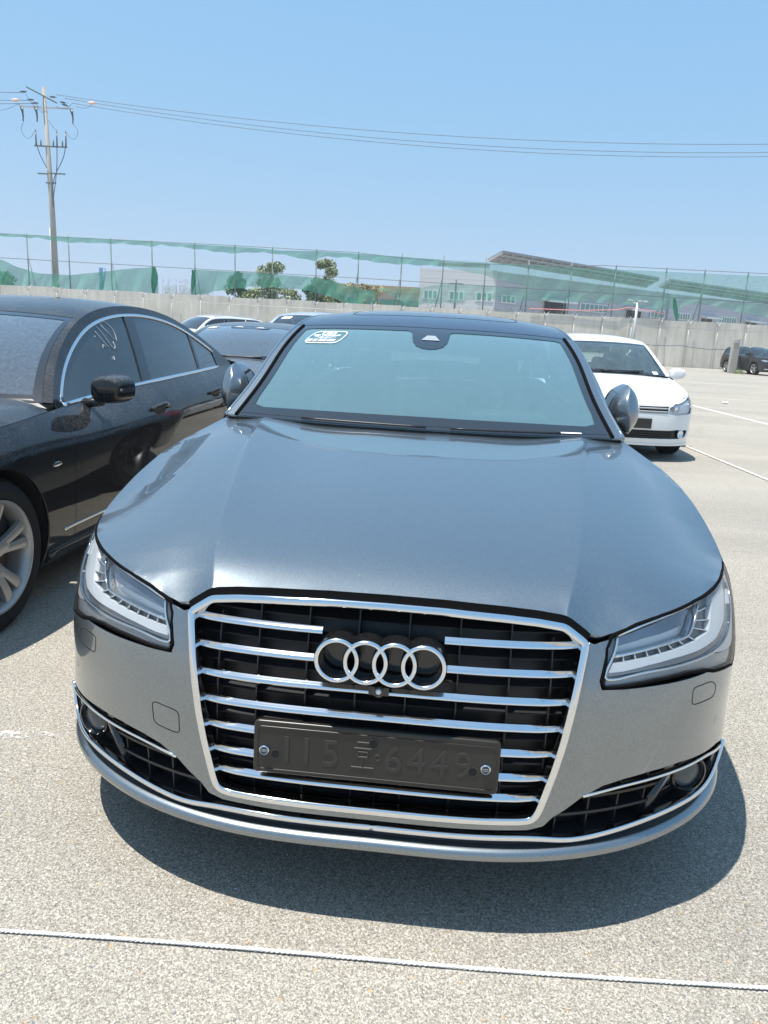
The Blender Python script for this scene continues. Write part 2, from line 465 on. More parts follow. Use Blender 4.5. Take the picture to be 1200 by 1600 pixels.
def noise(m, vec, scale, detail=4, rough=.55, dist=0):
    n = nn(m, 'ShaderNodeTexNoise'); n.inputs['Scale'].default_value = scale; n.inputs['Detail'].default_value = detail; n.inputs['Roughness'].default_value = rough; n.inputs['Distortion'].default_value = dist
    lk(m, vec, n.inputs['Vector']); return n.outputs['Fac']
def mixc(m, fac, a, b, mode='MIX'):
    x = nn(m, 'ShaderNodeMix', data_type='RGBA', blend_type=mode)
    for i, v in ((0, fac), (6, a), (7, b)):
        if hasattr(v, 'links'): lk(m, v, x.inputs[i])
        else: x.inputs[i].default_value = v if i == 0 else (*v, 1) if len(v) == 3 else v
    return x.outputs[2]
def mathn(m, op, a, b=None, clamp=False):
    x = nn(m, 'ShaderNodeMath', operation=op, use_clamp=clamp)
    for i, v in ((0, a), (1, b)):
        if v is None: continue
        if hasattr(v, 'links'): lk(m, v, x.inputs[i])
        else: x.inputs[i].default_value = v
    return x.outputs[0]
def bump(m, h, strength=.3, dist=.01, inp='Normal'):
    b = nn(m, 'ShaderNodeBump'); b.inputs['Strength'].default_value = strength; b.inputs['Distance'].default_value = dist
    lk(m, h, b.inputs['Height']); lk(m, b.outputs[0], bsdf(m).inputs[inp]); return b

def paint(name, base, metal=0, rough=.35, dust=0.0, dustc=(.55, .52, .46), streak=False, speck=0.0, flake=0.0, grime=0.0, cr=.02, ior=1.5):
    m = mat(name, base, rough, metal, coat=1, coat_rough=cr, spec=.5 if metal else .08); bsdf(m).inputs['Coat IOR'].default_value = ior; v = coords(m); c = bsdf(m)
    col = None
    if flake:
        n = noise(m, v, 900, 2, .7); col = ramp(m, n, [(.3, tuple(b * (1 - flake) for b in base)), (.7, tuple(min(1, b * (1 + flake)) for b in base))])
    else:
        r = nn(m, 'ShaderNodeRGB'); r.outputs[0].default_value = (*base, 1); col = r.outputs[0]
    fac = None
    if dust:
        if streak:
            v2 = coords(m, (150, 150, 9)); n1 = noise(m, v2, 1.0, 5, .7); v3 = coords(m, (5, 5, 1.5)); n2 = noise(m, v3, 1.0, 3, .5)
            a = ramp(m, n1, [(.45, .08), (.72, 1)]); b = ramp(m, n2, [(.35, .3), (.7, 1)])
            fac = mathn(m, 'MULTIPLY', mathn(m, 'MULTIPLY', a, b), dust)
            # dirt settles on the surfaces that face up, the flanks keep a few runs
            g = nn(m, 'ShaderNodeNewGeometry'); sx = nn(m, 'ShaderNodeSeparateXYZ'); lk(m, g.outputs['Normal'], sx.inputs[0])
            up = ramp(m, sx.outputs[2], [(.10, .05), (.45, .5), (.85, 1)]); fac = mathn(m, 'MULTIPLY', fac, up, True)
        else:
            n1 = noise(m, v, 3, 6, .7); fac = mathn(m, 'MULTIPLY', ramp(m, n1, [(.3, .3), (.7, 1)]), dust)
    if speck:
        vo = nn(m, 'ShaderNodeTexVoronoi'); vo.inputs['Scale'].default_value = 26; lk(m, v, vo.inputs['Vector'])
        n3 = noise(m, v, 5, 2, .5)
        sp = mathn(m, 'MULTIPLY', ramp(m, vo.outputs['Distance'], [(.03, 1), (.075, 0)]), ramp(m, n3, [(.52, 0), (.66, 1)]))
        sp = mathn(m, 'MULTIPLY', sp, speck); fac = sp if fac is None else mathn(m, 'MAXIMUM', fac, sp)
    if grime:
        vg = coords(m, (1.2, 1.2, 2.5)); n4 = noise(m, vg, 2.2, 6, .7); g = mathn(m, 'MULTIPLY', ramp(m, n4, [(.48, 0), (.72, 1)]), grime)
        fac = g if fac is None else mathn(m, 'MAXIMUM', fac, g)
    if fac is not None:
        lk(m, mixc(m, fac, col, dustc), c.inputs['Base Color'])
        inv_ = mathn(m, 'SUBTRACT', 1.0, fac); lk(m, mathn(m, 'MULTIPLY', inv_, metal), c.inputs['Metallic'])
        lk(m, mathn(m, 'POWER', inv_, 2.5), c.inputs['Coat Weight'])
        rr = nn(m, 'ShaderNodeMapRange'); rr.inputs[3].default_value = rough; rr.inputs[4].default_value = .7; lk(m, fac, rr.inputs[0]); lk(m, rr.outputs[0], c.inputs['Roughness'])
    else: lk(m, col, c.inputs['Base Color'])
    return m

def glass(name, tint=(.75, .85, .8), dust=.12, dustc=(.55, .6, .58), gloss=1.0, ior=1.5, streak=False, rough=.0, fk=1.6, even=False):
    """thin sheet: tinted see-through + mirror by Fresnel + a film of dust"""
    m = bpy.data.materials.new(name); m.use_nodes = True; nt = m.node_tree; nt.nodes.clear()
    out = nn(m, 'ShaderNodeOutputMaterial'); tr = nn(m, 'ShaderNodeBsdfTransparent'); tr.inputs[0].default_value = (*tint, 1)
    gl = nn(m, 'ShaderNodeBsdfGlossy'); gl.inputs['Roughness'].default_value = rough; gl.inputs[0].default_value = (gloss, gloss, gloss, 1)
    fr = nn(m, 'ShaderNodeFresnel'); fr.inputs[0].default_value = ior
    mx = nn(m, 'ShaderNodeMixShader'); lk(m, mathn(m, 'MULTIPLY', fr.outputs[0], fk, True), mx.inputs[0]); lk(m, tr.outputs[0], mx.inputs[1]); lk(m, gl.outputs[0], mx.inputs[2])
    last = mx.outputs[0]
    if dust:
        df = nn(m, 'ShaderNodeBsdfDiffuse'); df.inputs[0].default_value = (*dustc, 1)
        v = coords(m, (60, 60, 6) if streak else (30, 4, 4) if even else (9, 9, 9)); n = noise(m, v, 1.0, 5, .65)
        v2 = coords(m, (1, 1, 1)); n2 = noise(m, v2, 160, 2, .5)
        f = mathn(m, 'MULTIPLY', ramp(m, n, [(.3, .9 if even else .55), (.75, 1.0 if even else 1.3 if streak else 1.1)]), dust)
        f = mathn(m, 'ADD', f, mathn(m, 'MULTIPLY', ramp(m, n2, [(.66, 0), (.78, 1)]), dust * (.25 if even else .8)), True)
        m2 = nn(m, 'ShaderNodeMixShader'); lk(m, f, m2.inputs[0]); lk(m, last, m2.inputs[1]); lk(m, df.outputs[0], m2.inputs[2]); last = m2.outputs[0]
    lk(m, last, out.inputs[0]); return m

M = {}
M['grey'] = paint('silver_grey_paint', (.212, .240, .256), .9, .36, speck=.5, flake=.55, dust=.0, ior=1.85, dustc=(.5, .47, .42))
M['roofblack'] = paint('gloss_black_roof', (.018, .028, .055), 0, .3, dust=.02, cr=.03, ior=1.75)
M['black'] = paint('black_paint_dusty', (.004, .005, .008), .0, .6, dust=.34, dustc=(.50, .51, .50), streak=True, speck=.25)
M['white'] = paint('white_paint', (.80, .80, .79), 0, .35, dust=.08)
M['navy'] = paint('dark_grey_paint_dusty', (.035, .04, .052), .5, .35, dust=.22)
M['darksuv'] = paint('charcoal_paint', (.014, .014, .015), 0, .5, dust=.06)
M['chrome'] = mat('chrome', (.78, .79, .80), .09, 1.0)
M['chrome_dull'] = mat('brushed_chrome', (.55, .56, .57), .22, 1.0)
M['ringmetal'] = mat('satin_chrome', (.80, .81, .82), .16, 1.0)
M['blackgloss'] = mat('gloss_black_plastic', (.012, .012, .013), .12, 0, coat=.6)
M['blackplas'] = mat('matt_black_plastic', (.014, .0145, .017), .38)
M['rubber'] = mat('rubber', (.005, .005, .0055), .8, 0, 0, .05)
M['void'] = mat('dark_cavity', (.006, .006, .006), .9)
M['liner'] = mat('underbody_black', (.012, .012, .012), .8)
M['glass_a'] = glass('windscreen_glass', (.48, .64, .66), .27, (.28, .50, .57), 1.0, fk=2.5, even=True)  # even teal film paints the sky reflection of the coated glass into the colour
M['glass_side'] = glass('tinted_side_glass', (.06, .08, .09), .07, (.35, .42, .46), 1.0, streak=True, fk=1.8)
M['glass_m'] = glass('dusty_windscreen_glass', (.25, .32, .34), .20, (.36, .46, .58), 1.0, streak=True, fk=2.2)
M['glass_clear'] = glass('clear_glass', (.80, .90, .86), .13, (.45, .60, .62), 1.0)
M['lens'] = glass('headlight_lens', (.97, .98, .98), .02, (.7, .7, .7), 1.0, 1.45, fk=.5)
M['frit'] = mat('black_glass_border', (.02, .022, .026), .08, 0, coat=1)
M['interior'] = mat('interior_trim', (.03, .031, .033), .7)
M['seat'] = mat('seat_leather', (.16, .155, .145), .5)
M['seatgrey'] = mat('seat_cloth_grey', (.16, .16, .155), .8)
M['white_plastic'] = mat('white_light_guide', (.70, .72, .74), .35, 0, coat=.5)
M['silverplas'] = mat('silvered_plastic', (.72, .73, .75), .35, .45)
M['darkplas'] = mat('smoked_plastic', (.06, .075, .085), .25, .2, coat=.4)
M['sticker'] = mat('white_sticker_print', (.80, .81, .82), .5)
M['mirrorglass'] = mat('mirror_glass', (.85, .86, .88), .01, 1.0)
M['alloy'] = paint('alloy_wheel_lacquer', (.40, .40, .395), .7, .35, dust=.3, dustc=(.30, .26, .21))
M['alloydark'] = mat('dark_alloy', (.09, .09, .095), .35, .8)
M['disc'] = mat('brake_disc_rusty', (.18, .12, .09), .5, .7)
M['orange'] = mat('amber_plastic', (.6, .2, .03), .2)
M['red'] = mat('red_lamp_plastic', (.35, .01, .01), .15, coat=1)

M['projp'] = mat('dark_blue_reflector', (.17, .22, .29), .15, .5, coat=1)
M['smoke'] = mat('smoky_grey_plastic', (.34, .355, .375), .25, .2, coat=1)
M['tyre'] = mat('tyre_rubber', (.018, .018, .019), .8, 0, 0, .25)
# ---------------------------------------------------------------- a car from its skins
def circ(c, r, n=40): return np.array([(c[0] + r * math.cos(a), c[1] + r * math.sin(a)) for a in np.linspace(0, 2 * math.pi, n, endpoint=False)])

def wheel(rt, x, y, r, side, style, tw=.245, rimr=None, dirty=True):
    """side +1: outer face towards +x"""
    rr = rimr or r * .70; w2 = tw / 2
    wh = bpy.data.objects.new('wheel', None); COL.objects.link(wh); wh.parent = rt; wh.location = (x, y, r)
    if side < 0: wh.rotation_euler = (0, 0, math.pi)
    prof = [(rr, -w2 + .012), (rr + .012, -w2), (r - .045, -w2 - .004), (r - .018, -w2 + .012), (r - .004, -w2 + .035)]
    for i in range(5):
        h = -w2 + .045 + i * (tw - .09) / 4
        prof += [(r, h - .012), (r, h + .012), (r - .007, h + .014), (r - .007, h + .02)]
    prof += [(r - .004, w2 - .032), (r - .016, w2 - .01), (r - .045, w2 + .005), (rr + .02, w2 + .003), (rr + .006, w2 - .006), (rr, w2 - .016)]
    mb = MB(); mb.lathe(prof, 'x', n=64)
    # tread blocks: sipes around the shoulder
    ty = recalc(mb.build('tyre', M['tyre'], wh, sharp=30))
    rim = MB()
    rp = [(rr + .004, w2 - .002), (rr + .004, w2 - .012), (rr - .012, w2 - .018), (rr - .02, w2 - .05), (rr - .035, -w2 + .03), (rr - .01, -w2 + .01), (rr - .004, -w2 + .01), (rr - .03, w2 - .05), (rr + .001, w2 - .006)]
    rim.lathe([(rr + .006, w2 + .002), (rr - .004, w2 + .003), (rr - .014, w2 - .008), (rr - .022, w2 - .05), (rr - .03, -w2 + .02), (rr + .004, -w2 + .01)], 'x', n=64)
    def spoke(a0, wa, wb, ra, rb, ha, hb, m=0, tw_=0.0):
        # a tapered bar from radius ra to rb, rounded top
        P = []; k = 7
        for i in range(k + 1):
            t = i / k; R = ra + (rb - ra) * t; wd = wa + (wb - wa) * t * t; h = ha + (hb - ha) * math.sin(t * math.pi / 2); ang = a0 + tw_ * t
            ca, sa = math.cos(ang), math.sin(ang)
            for (q, dh) in ((-wd, -.028), (-wd, -.004), (-wd * .6, 0), (wd * .6, 0), (wd, -.004), (wd, -.028)):
                yy = ca * R - sa * q; zz = sa * R + ca * q; P.append((h + dh, yy, zz))
        F = []
        for i in range(k):
            for j in range(6): F.append((i * 6 + j, i * 6 + (j + 1) % 6, (i + 1) * 6 + (j + 1) % 6, (i + 1) * 6 + j))
        rim.add(P, F, m)
    hub = w2 - .045
    if style == 'twin5':
        for i in range(5):
            a = 2 * math.pi * i / 5 + .25
            for sg in (-1, 1): spoke(a + sg * .13, .017, .026, .05, rr - .008, hub, w2 - .012, tw_=sg * .07)
            spoke(a, .034, .02, .03, rr * .52, hub - .003, w2 - .028)
    elif style == 'multi10':
        for i in range(10): spoke(2 * math.pi * i / 10, .016, .014, .05, rr - .008, hub, w2 - .012)
    else:
        for i in range(5): spoke(2 * math.pi * i / 5 + .3, .03, .036, .04, rr - .008, hub, w2 - .012)
    rim.lathe([(0, hub + .008), (.028, hub + .008), (.034, hub + .002), (.065, hub), (.075, hub - .03)], 'x', n=32)
    for i in range(5):
        a = 2 * math.pi * (i + .5) / 5; rim.cyl((hub - .004, .052 * math.cos(a), .052 * math.sin(a)), (hub + .003, .052 * math.cos(a), .052 * math.sin(a)), .009, n=8)
    recalc(rim.build('rim', M['alloydark'] if style == 'multi10' else M['alloy'], wh, sharp=40))
    d = MB(); d.lathe([(.06, .0), (rr * .86, .0), (rr * .86, -.025), (.06, -.025)], 'x', n=40, closed=True); d.xf(Matrix.Translation((w2 - .10, 0, 0)))
    d.build('brake_disc', M['disc'], wh, sharp=30)
    c2 = MB(); c2.box((w2 - .105, rr * .55, rr * .35), (.09, .09, .16), Matrix.Rotation(.6, 3, 'X')); c2.build('brake_caliper', M['blackplas'], wh, bevel=.012)
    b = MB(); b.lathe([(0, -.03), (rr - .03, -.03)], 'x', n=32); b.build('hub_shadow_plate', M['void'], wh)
    return wh

def wheel_well(rt, S, y, r, side, depth=.34):
    """dark tub above the wheel"""
    mb = MB(); x1 = S.X.max() - .02; x0 = x1 - depth
    mb.lathe([(r + .05, x1 - .012), (r + .05, x0), (0.02, x0)], 'x', c=(0, y, r), n=28, a0=-.35, a1=math.pi + .35)
    if side < 0: mb.V = [(-v[0], v[1], v[2]) for v in mb.V]; mb.F = [f[::-1] for f in mb.F]
    return mb.build('wheel_arch_liner', M['liner'], rt)

def side_mirror(rt, at, sc, pm, side=1, signal=True, rot=0):
    """door mirror: rounded housing, glass in its rear face, arm to the door corner"""
    mp = bpy.data.objects.new('door_mirror', None); COL.objects.link(mp); mp.parent = rt; mp.location = (at[0] * side, at[1], at[2]); mp.rotation_euler = (0, 0, rot * side)
    def sup(a, n): return math.copysign(abs(math.cos(a))**(2 / n), math.cos(a)), math.copysign(abs(math.sin(a))**(2 / n), math.sin(a))
    L, D, H = sc
    def fn(u, v):
        a = 2 * math.pi * u; cx, cz = sup(a, 3.0); b = v * math.pi / 2
        k = max(0, math.cos(b))**.36 if v < 1 else 0
        x = cx * L / 2 * (.25 + .75 * k) ; z = cz * H / 2 * (.2 + .8 * k) ; y = -D * math.sin(b)
        z += .012 * (x / L) ; x += L * .05 * (y / D)
        z *= 1 - .16 * (x / (L / 2)) * (1 if x > 0 else .2)
        return (x * side, y, z)
    sh = MB(); sh.grid(fn, 40, 12, cu=True); sh.add([fn(i / 40, 1) for i in range(40)] + [(fn(0, 1)[0] * .5 + fn(.5, 1)[0] * .5, -D * 1.004, 0)], [(i, (i + 1) % 40, 40) for i in range(40)]); ob = sh.build('mirror_housing', pm, mp, sharp=0); recalc(ob)
    g = MB(); pts = [fn(i / 40, 0) for i in range(40)]
    g.add([(p[0] * .93, -.006, p[2] * .92) for p in pts], [tuple(range(40))]); recalc(g.build('mirror_glass', M['mirrorglass'], mp))
    rg = MB(); V = [(p[0], p[1], p[2]) for p in pts] + [(p[0] * .92, .004, p[2] * .91) for p in pts] + [(p[0] * .92, -.012, p[2] * .91) for p in pts]
    rg.add(V, [(i, (i + 1) % 40, 40 + (i + 1) % 40, 40 + i) for i in range(40)] + [(40 + i, 40 + (i + 1) % 40, 80 + (i + 1) % 40, 80 + i) for i in range(40)]); recalc(rg.build('mirror_rim', M['blackplas'], mp))
    ar = MB(); x0 = -L * .3
    path = [((x0) * side, -D * .45, -H * .42), ((x0 - .07) * side, -D * .35, -H * .52), ((-L / 2 - .09) * side, -D * .2, -H * .56)]
    ar.tube(path, [.026, .022, .03], 10); ar.build('mirror_arm', M['blackplas'], mp, sharp=0)
    if signal:
        sg = MB()
        def f2(u, v):
            a = -.15 - 1.0 * u + .1; p = fn((.02 + .12 * (u - .2)) % 1, .35 + .25 * v); return (p[0] * 1.012, p[1] * 1.02, p[2] - .0)
        sg.grid(f2, 10, 3); sg.build('turn_signal', M['white_plastic'], mp, sharp=0)
    return mp

def handle(par, S, y, z, side, m):
    uv = S.side([(y - .11, z), (y - .05, z + .004), (y + .05, z + .006), (y + .11, z)]); P = S(uv); N = mapf(S)(uv)
    c = []
    hh = [.004, .034, .036, .006]
    for i in range(4): c.append(P[i] + N[i] * hh[i])
    c = smooth_curve(c, .012)
    mb = MB(); k = len(c)
    mb.tube([tuple(p * [side, 1, 1]) for p in c], [.011 + .005 * math.sin(math.pi * i / (k - 1)) for i in range(k)], 10)
    cup = MB(); uvc = S.side([(y, z - .012)]); p0 = S(uvc)[0]; n0 = mapf(S)(uvc)[0]
    pts = [(S(S.side([(y + .075 * math.cos(a), z - .006 + .026 * math.sin(a))]))[0] + n0 * .0015) * [side, 1, 1] for a in np.linspace(0, 2 * math.pi, 20, endpoint=False)]
    h = mb.build('door_handle', m, par, sharp=0)
    cup.add([tuple(p) for p in pts], [tuple(range(20))]); recalc(cup.build('handle_recess', M['void'], h))
    return h

def sxs(a, b, n): return [a + (b - a) * i / (n - 1) for i in range(n)]

def build_car(rt, S, CB, K):
    """panels shared by all cars.  K: see the specs"""
    pm = K['paint']; g = .0025; L = S.Y.max(); st = K.get('step', .05)
    yf, yr, ra = K['yf'], K['yr'], K['arch']; zc = K['rw']
    arF = S.side(circ((yf, zc), ra)); arR = S.side(circ((yr, zc), ra))
    s = S.s_of_y
    def quad(y0, y1, t0=0, t1=1, lean=0):
        return [(s(y0) + g, t0), (s(y1) - g, t0), (s(y1 + lean) - g, t1), (s(y0 + lean) + g, t1)]
    asp = K.get('asp', .75)
    P = lambda nm, ol, cut=(), m=None, **kw: panel(nm, S, ol, m or pm, kw.pop('par', rt), cut, step=kw.pop('step', st), asp=asp, bstep=kw.pop('bstep', .022), side=kw.pop('side', 'sep'), **kw)
    y1, y2, y3 = K['seams']
    if 'fender' in K: P('front_fender', K['fender'], [arF])
    else: P('front_fender', quad(K['ybump'], y1), [arF])
    fd = P('front_door', quad(y1, y2), [arF]); rd = P('rear_door', quad(y2, y3), [arR])
    P('rear_fender', quad(y3, K.get('yrb', L - .5)), [arR])
    sr = s(K.get('yrb', L - .5)); P('rear_bumper', [(sr + g, 0), (S.len, 0), (S.len, .62), (sr + g, .62)], [arR], side='both')
    P('boot_lid', [(sr + .32, .63), (S.len, .63), (S.len, 1), (sr + .32, 1)], side='both')
    P('tail_lamp', [(sr + g, .63), (sr + .315, .63), (sr + .315, .97), (sr + g, .97)], m=M['red'])
    if 'bumper' in K: P('front_bumper', K['bumper'], [arF] + list(K.get('bcut', ())), side='both', step=K.get('bstep_', st))
    # sill and dark inner skin behind the seams
    li = K.get('lin', .9)
    panel('inner_body', S, [(s(li), .0), (S.len, .0), (S.len, 1), (s(li), 1)], M['liner'], rt, [S.side(circ((yf, zc), ra + .01)), S.side(circ((yr, zc), ra + .01))], step=.12, asp=asp, bstep=.05, side='both', off=-.016, flange=0)
    for y, r_ in ((yf, ra), (yr, ra)):
        for sd in (1, -1): wheel_well(rt, S, y, zc, sd)
    if K.get('wheels', True):
        proto = None
        for y in (yf, yr):
            for sd in (1, -1):
                x = (S.X.max() - K.get('win', .035) - K.get('tw', .235) / 2) * sd
                if proto is None: proto = wheel(rt, x, y, zc, sd, K.get('rim', 'five'), K.get('tw', .235), K.get('rimr'))
                else:
                    w = copy_tree(proto, rt); w.location = (x, y, zc); w.rotation_euler = (0, 0, 0 if sd > 0 else math.pi)
    # floor
    fl = MB(); fl.box((0, L / 2, .24), (1.5, L - .9, .08)); fl.build('underbody', M['liner'], rt)
    # glasshouse
    wH, wR = CB.wl(K['yhead']), CB.wl(K['yrh']); Lw = CB.len; U = .68; up = U * K.get('pil', .93)
    TP = lambda nm, ol, m, cut=(), **kw: panel(nm, CB.top, ol, m, kw.pop('par', rt), cut, step=kw.pop('step', .06), bstep=.03, side=kw.pop('side', 'both'), **kw)
    TP('roof', [(0, wH + g), (U, wH + g), (U, wR - g), (0, wR - g)], K.get('roofmat', pm), K.get('roofcut', ()))
    TP('windscreen', [(0, .0), (up, .0), (up, wH - g), (0, wH - g)], K['glassW'], flange=.004, cut=K.get('wscut', ()), off=-.004)
    TP('windscreen_pillar', [(up + .002, .0), (U, .0), (U, wH), (up + .002, wH)], K.get('pillarmat', pm), side='sep', step=.04)
    ur = U * .88
    TP('rear_window', [(0, wR + g), (ur, wR + g), (ur, Lw), (0, Lw)], K['glassR'], flange=.004, off=-.004)
    TP('rear_pillar', [(ur + .002, wR), (U, wR), (U, Lw), (ur + .002, Lw)], pm, side='sep')
    # side windows, frames, trims
    C = CB.C; CP = lambda nm, ol, m, cut=(), **kw: panel(nm, C, ol, m, kw.pop('par', rt), cut, step=kw.pop('step', .05), bstep=.025, side='sep', **kw)
    yA, yB, yC, yD = K['dlo']; low = .012; d = K.get('frame', .05); lean = K.get('lean', .03)
    allr = CB.region(CB.rw[0, 1] + .02, CB.rw[-1, 1] - .02, -.01, .0, n=60)
    w1 = CB.region(yA, yB, low, d, 0, lean); w2 = CB.region(yB + .11, yC, low, d, lean, lean); w3 = CB.region(yC + .035, yD, low, d, lean, 0)
    rB = .1
    def leanp(Pg, a, b):  # lean only the given upright edges
        return Pg
    cutw = [q for q in (w1, w2, w3) if len(q) > 4]
    CP('window_frame', allr, pm, cutw, flange=.01)
    CP('front_door_window', w1, K['glassS'], off=-.006, flange=.003)
    CP('rear_door_window', w2, K['glassS'], off=-.006, flange=.003)
    if len(w3) > 4: CP('quarter_window', w3, K['glassS'], off=-.006, flange=.003)
    # black pillar covers
    pb = CB.region(yB, yB + .11, low, d, lean, lean, n=5); CP('door_pillar', pb, M['blackgloss'], off=.002, flange=.004)
    if K.get('trim', True):
        o = CB.off(d - .008); o = o[(o[:, 0] > K.get('tr0', yA - .05)) & (o[:, 0] < yD + .02) & (o[:, 1] > CB.zb(o[:, 0]) + .01)]
        yb = np.linspace(yA - .03, yD, 40)
        lo = np.stack([yb, CB.zb(yb) + .006], 1)
        for sd in (1, -1):
            mb = MB(); strip(mb, C, o[::3], rprof(.018, .006))
            strip(mb, C, lo, rprof(.02, .006))
            if sd < 0: mb.V = [(-v[0], v[1], v[2]) for v in mb.V]
            recalc(mb.build('window_trim', K.get('trimmat', M['chrome']), rt, sharp=0))
    for o_, sd in zip(fd, (1, -1)): handle(o_, S, y2 - .16, K['hz'], sd, K.get('hmat', pm))
    for o_, sd in zip(rd, (1, -1)): handle(o_, S, y3 - .16 - K.get('hin', 0), K['hz'] + .03, sd, K.get('hmat', pm))
    if K.get('mirrors', True):
        for sd in (1, -1): side_mirror(rt, K['mpos'], K.get('msc', (.23, .12, .15)), pm, sd, signal=False)
    if K.get('inside', True): interior(rt, K)

def interior(rt, K):
    """dashboard, steering wheel and seats that show through the glass"""
    sm = K.get('seatmat', M['seat']); y0 = K['ydash']; z = K['zdash']; W = K.get('inw', 1.36); hand = K.get('steer', 1)
    mb = MB(); prof = [(y0 - .32, z - .06), (y0 - .1, z - .015), (y0 + .12, z - .01), (y0 + .26, z - .07), (y0 + .3, z - .35), (y0 - .32, z - .4)]
    n = len(prof); xs = [-W / 2, -W / 4, 0, W / 4, W / 2]; V = [(x, p[0] + (abs(x) / W * 2)**2 * .10, p[1]) for x in xs for p in prof]
    F = [(i * n + j, i * n + (j + 1) % n, (i + 1) * n + (j + 1) % n, (i + 1) * n + j) for i in range(len(xs) - 1) for j in range(n)] + [tuple(range(n)), tuple(4 * n + j for j in range(n))]
    mb.add(V, F); mb.box((hand * .37, y0 + .14, z + .0), (.36, .2, .07)); ds = recalc(mb.build('dashboard', M['interior'], rt, bevel=.02))
    sw = MB(); sc = Vector((hand * .37, y0 + .42, z - .03)); tilt = Matrix.Rotation(R_(-66), 3, 'X'); pts = [sc + tilt @ Vector((.185 * math.cos(a), .185 * math.sin(a), 0)) for a in np.linspace(0, 2 * math.pi, 28, endpoint=False)]
    sw.tube(pts, .015, 8, closed=True)
    for a in (0, math.pi, -math.pi / 2): sw.tube([sc, sc + tilt @ Vector((.18 * math.cos(a), .18 * math.sin(a), 0))], .014, 6)
    sw.tube([sc + tilt @ Vector((0, 0, .03)), sc + tilt @ Vector((0, 0, -.01))], [.06, .07], 14); sw.build('steering_wheel', M['interior'], rt, sharp=0)
    def seat(x, y, w=.5):
        b = MB(); b.box((x, y, .42), (w, .52, .16)); b.box((x, y + .33, .74), (w * .96, .14, .62), Matrix.Rotation(R_(-14), 3, 'X'), taper=.82)
        b.box((x, y + .45, 1.12), (.26, .1, .19), Matrix.Rotation(R_(-10), 3, 'X'), taper=.85); b.cyl((x - .06, y + .42, .98), (x - .06, y + .44, 1.08), .007, n=6); b.cyl((x + .06, y + .42, .98), (x + .06, y + .44, 1.08), .007, n=6)
        return b.build('seat', sm, rt, bevel=.045)
    ys = y0 + .82; seat(-.38, ys); seat(.38, ys)
    b = MB(); yb = ys + .95; b.box((0, yb, .42), (1.3, .5, .16)); b.box((0, yb + .3, .74), (1.28, .14, .6), Matrix.Rotation(R_(-20), 3, 'X'))
    for x in (-.4, .4): b.box((x, yb + .42, 1.05), (.26, .09, .14), taper=.85)
    b.build('rear_seat', sm, rt, bevel=.04)
    pk = MB(); pk.box((0, yb + .75, .86), (1.25, .6, .03)); pk.build('parcel_shelf', M['interior'], rt)
    im = MB(); zz = K['zdash'] + .36; yy = y0 + .55; im.box((0, yy, zz), (.24, .03, .065), Matrix.Rotation(.2, 3, 'X')); im.cyl((0, yy - .02, zz + .01), (0, yy - .10, zz + .06), .009, n=8)
    im.build('rear_view_mirror', M['blackplas'], rt, bevel=.012)
# ---------------------------------------------------------------- ground
def ground_mat():
    m = mat('pale_worn_asphalt', (.4, .36, .3), .92, spec=.25); v = coords(m)
    n1 = noise(m, v, .35, 4, .55); n2 = noise(m, v, 150, 4, .75)
    vo = nn(m, 'ShaderNodeTexVoronoi'); vo.inputs['Scale'].default_value = 290; lk(m, v, vo.inputs['Vector'])
    vo2 = nn(m, 'ShaderNodeTexVoronoi'); vo2.inputs['Scale'].default_value = 85; lk(m, v, vo2.inputs['Vector'])
    sep = nn(m, 'ShaderNodeSeparateColor'); lk(m, vo.outputs['Color'], sep.inputs[0])
    sep2 = nn(m, 'ShaderNodeSeparateColor'); lk(m, vo2.outputs['Color'], sep2.inputs[0])
    c1 = ramp(m, sep.outputs[0], [(0, (.205, .188, .158)), (.35, (.355, .328, .280)), (.7, (.455, .425, .37)), (1, (.60, .57, .505))])
    st = ramp(m, sep2.outputs[1], [(.0, (.34, .30, .25)), (.9, (.40, .36, .30)), (.93, (.20, .21, .22)), (.955, (.62, .58, .50)), (.985, (.50, .36, .20))], 'CONSTANT')
    msk = mathn(m, 'MULTIPLY', ramp(m, vo2.outputs['Distance'], [(.30, 1), (.42, 0)]), ramp(m, sep2.outputs[1], [(.88, 0), (.90, 1)]))
    c2 = mixc(m, msk, c1, st)
    c3 = mixc(m, ramp(m, n2, [(.35, .75), (.55, 0)]), c2, (.17, .15, .125))
    c4 = mixc(m, 1.0, c3, ramp(m, n1, [(.35, (.90, .90, .91)), (.65, (1.06, 1.05, 1.03))]), 'MULTIPLY')
    vt = coords(m, (.05, .9, 1), rot=(0, 0, R_(4))); n5 = noise(m, vt, 1.2, 5, .6)
    c5 = mixc(m, 1.0, c4, ramp(m, n5, [(.40, (.93, .93, .93)), (.62, (1.03, 1.03, 1.03))]), 'MULTIPLY')
    # a few fine cracks
    vc = nn(m, 'ShaderNodeTexVoronoi', feature='DISTANCE_TO_EDGE'); vc.inputs['Scale'].default_value = .16
    nz = nn(m, 'ShaderNodeTexNoise'); nz.inputs['Scale'].default_value = 2.0; nz.inputs['Detail'].default_value = 5; lk(m, v, nz.inputs['Vector'])
    av = nn(m, 'ShaderNodeVectorMath', operation='ADD'); lk(m, v, av.inputs[0]); lk(m, nz.outputs['Color'], av.inputs[1]); lk(m, av.outputs[0], vc.inputs['Vector'])
    c6 = mixc(m, mathn(m, 'MULTIPLY', ramp(m, vc.outputs['Distance'], [(.0012, 1), (.003, 0)]), .2), c5, (.12, .11, .10))
    lk(m, c6, bsdf(m).inputs['Base Color'])
    hh = mathn(m, 'ADD', n2, mathn(m, 'MULTIPLY', ramp(m, vo.outputs['Distance'], [(0, 1), (.5, 0)]), .8)); bump(m, hh, .65, .004)
    return m
